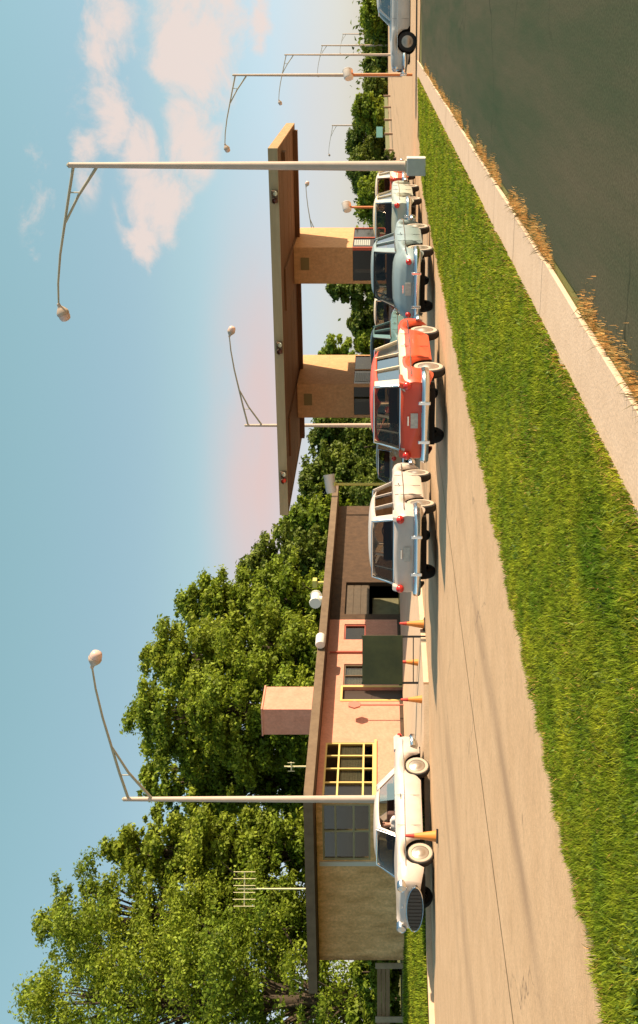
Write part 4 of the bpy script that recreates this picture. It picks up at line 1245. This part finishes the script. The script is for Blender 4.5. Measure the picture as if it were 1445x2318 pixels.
# ------------------------------------------------------------------ driver of the hardtop
def driver(loc, rz, label, shirt, z0):
    root = thing('person', loc, rz, label, 'person')
    SK = mat('skin', (.50, .27, .19), .6); SH = mat('shirt_' + shirt, {'white': (.78, .72, .68), 'pink': (.6, .25, .2)}[shirt], .85); HR = mat('hair_dark', (.05, .03, .02), .8)
    me = bpy.data.meshes.new('body')
    J = [(0, 0, 0), (.02, 0, .25), (.03, 0, .45), (.045, 0, .56), (.06, 0, .63), (.075, 0, .74), (.06, 0, .84),
         (.03, .19, .50), (.10, .27, .27), (.34, .20, .30), (.03, -.19, .50), (.12, -.25, .27), (.36, -.17, .32), (.40, .09, -.02), (.40, -.09, -.02)]
    E = [(0, 1), (1, 2), (2, 3), (3, 4), (4, 5), (5, 6), (2, 7), (7, 8), (8, 9), (2, 10), (10, 11), (11, 12), (0, 13), (0, 14)]
    R = [.16, .155, .15, .065, .06, .10, .075, .075, .052, .035, .075, .052, .035, .08, .08]
    me.from_pydata(J, E, []); o = bpy.data.objects.new('body', me); COL.objects.link(o); o.parent = root
    md = o.modifiers.new('skin', 'SKIN'); sv = me.skin_vertices[0].data
    for i, r in enumerate(R): sv[i].radius = (r, r)
    sv[0].use_root = True
    o.modifiers.new('sub', 'SUBSURF').levels = 2; o.modifiers['sub'].render_levels = 2
    # skin below the collar is covered by the shirt
    me.materials.append(SK)
    sh = MB(); sh.tube([(-.0, 0, -.02), (.015, 0, .12), (.02, 0, .28), (.028, 0, .42), (.035, 0, .52), (.045, 0, .575)], [.19, .195, .20, .195, .15, .075], 16)
    for sgn in (1, -1): sh.tube([(.03, sgn * .12, .49), (.04, sgn * .2, .48), (.09, sgn * .265, .31)], [.10, .092, .072], 12)
    sh.build('shirt', SH, root, smooth=70)
    hr = MB(); hr.lathe([(.118, -.02), (.125, .03), (.105, .085), (.06, .115), (0, .125)], 16, Matrix.Translation((.058, 0, .80)) @ Matrix.Rotation(-.25, 4, 'Y')); hr.build('hair', HR, root, smooth=60)
    fc = MB(); fc.add([(.17, -.018, .745), (.17, .018, .745), (.165, 0, .79), (.20, 0, .75)], [(0, 1, 3), (1, 2, 3), (2, 0, 3)])
    for sgn in (1, -1): fc.lathe([(0, -.03), (.016, -.02), (.02, 0), (.014, .03), (0, .035)], 8, Matrix.Translation((.07, sgn * .105, .755)))
    fc.build('face', SK, root)
    ey = MB()
    for sgn in (1, -1): ey.lathe([(0, -.012), (.012, 0), (0, .012)], 8, Matrix.Translation((.158, sgn * .038, .785)))
    ey.build('eyes', HR, root)
    return root


c0, rz = HARD
lx, ly = .22, .40
driver((c0.x + lx * cos(rz) - ly * sin(rz), c0.y + lx * sin(rz) + ly * cos(rz), 
        .52), rz, 'person in a white shirt at the wheel of the white hardtop', 'white', .62)

# ------------------------------------------------------------------ cones, board, posts
M_cone, M_tip, M_cb = mat('cone_orange', (.78, .26, .04), .6, var=.06), mat('cone_tip', (.62, .05, .03), .6), mat('cone_base', (.025, .022, .02), .8)
for y, x, tl, lab in ((1413, 962, (.10, .0), 'leaning red-orange cone nearest the white wagon in the queue'), (1500, 961, (-.03, .04), 'second cone from the white wagon in the queue, before the green board'),
                      (1583, 968, (.03, -.02), 'orange cone just left of the green board'), (1893, 992, (-.06, .02), 'orange cone at the front wheel of the white hardtop')):
    p = gnd(x, y)
    v = thing('traffic_cone', p, random.uniform(0, 1), lab, 'traffic cone', 'orange traffic cones')
    v.rotation_euler = (tl[0], tl[1], random.uniform(0, 1))
    MB().box(-.17, .17, -.17, .17, -.005, .045).build('base', M_cb, v, bevel=.015)
    MB().lathe([(.145, .046), (.13, .07), (.055, .56), (.0, .56)], 18).build('body', M_cone, v, smooth=40)
    MB().lathe([(.056, .562), (.034, .76), (.026, .775), (0, .776)], 16).build('tip', M_tip, v, smooth=40)

q = gnd(963, 1494)
v = thing('notice_board', q, math.atan2(RD.y, RD.x) - pi / 2 + radians(22), 'large dark green notice board on two black posts before the office', 'board')
MB().box(-.74, .74, -.025, .025, .68, 1.90).build('panel', mat('board_green', (.035, .05, .02), .7, scale=1.6, col2=(.07, .085, .03)), v, bevel=.008)
for x in (-.70, .70): MB().box(x - .03, x + .03, .028, .088, -.01, 1.92).build('post', BLK, v)
MB().bar((-.70, .058, .36), (.70, .058, .36), .03).build('rail', BLK, v)

q = olocal(4.9, -.55, -.02)  # made-up post: a shadow cast on the wall, built as a solid shape
v = thing('shadow_post', q, RANG, 'added slim red-brown post with round head, standing in for a shadow on the pink wall', 'sign')
M_rp = mat('shadow_rose', (.45, .17, .12), .7)
MB().tube([(0, 0, -.1), (0, 0, 1.62)], .03, 8).build('post', M_rp, v, smooth=50)
MB().lathe([(0, -.03), (.24, -.03), (.25, 0), (.24, .03), (0, .03)], 6, Matrix.Translation((0, 0, 1.82)) @ Matrix.Rotation(pi / 2, 4, 'X')).build('head', M_rp, v)

# low fence at the far left
q0, q1 = at(858, 2178, 46), at(858, 2420, 45)
q0.z = q1.z = .48
d = q1 - q0
v = thing('low_fence', q0, math.atan2(d.y, d.x), 'low brown board fence with pale posts left of the office', 'fence')
M_fb = mat('fence_brown', (.32, .20, .11), .85, scale=3, col2=(.42, .28, .16), stretch=(.4, 1, 5), bump=.3)
LN = d.length
for k_ in range(3): MB().box(.05, LN, -.03, .0, .52 + k_ * .16, .665 + k_ * .16).build('board', M_fb, v)
for k_ in range(4):
    x = .02 + k_ * 1.85
    MB().box(x, x + .2, .003, .2, -.1, 1.05).build('post', mat('fence_post', (.46, .36, .24), .85, var=.15), v, bevel=.015)

# far guard rail, board, dark bush, kilometre posts
q0, q1 = at(858, 220, 150), at(858, 345, 118); q0.z = q1.z = 0
d = q1 - q0
v = thing('guard_rail', q0, math.atan2(d.y, d.x), 'long pale olive guard rail beside the far road', 'guard rail')
MB().box(0, d.length, -.05, .05, .35, .75).build('rail', mat('rail_olive', (.12, .13, .05), .7), v)
for k_ in range(5): MB().box(d.length * k_ / 4.05, d.length * k_ / 4.05 + .22, .06, .26, 0, .85).build('post', mat('rail_post', (.34, .22, .14), .7), v)
q = at(858, 299, 168); q.z = 0
v = thing('roadside_board', q, .1, 'small turquoise roadside board in front of the far dark tree', 'sign')
MB().box(-.75, .75, -.05, .05, .9, 1.75).build('panel', mat('board_turquoise', (.18, .42, .38), .5), v)
for x in (-.5, .5): MB().box(x - .06, x + .06, .055, .12, 0, 1.7).build('post', BLK, v)
p = at(858, 360, 100); p.z = 0
t = tree(p, 1.0, .95, .1, LEAF[2], 'low dark bush beside the far road, right of the near lamp post', 'shrubs', 14, 1500, .2, seed=150); t.name = 'shrub'; t['category'] = 'shrub'
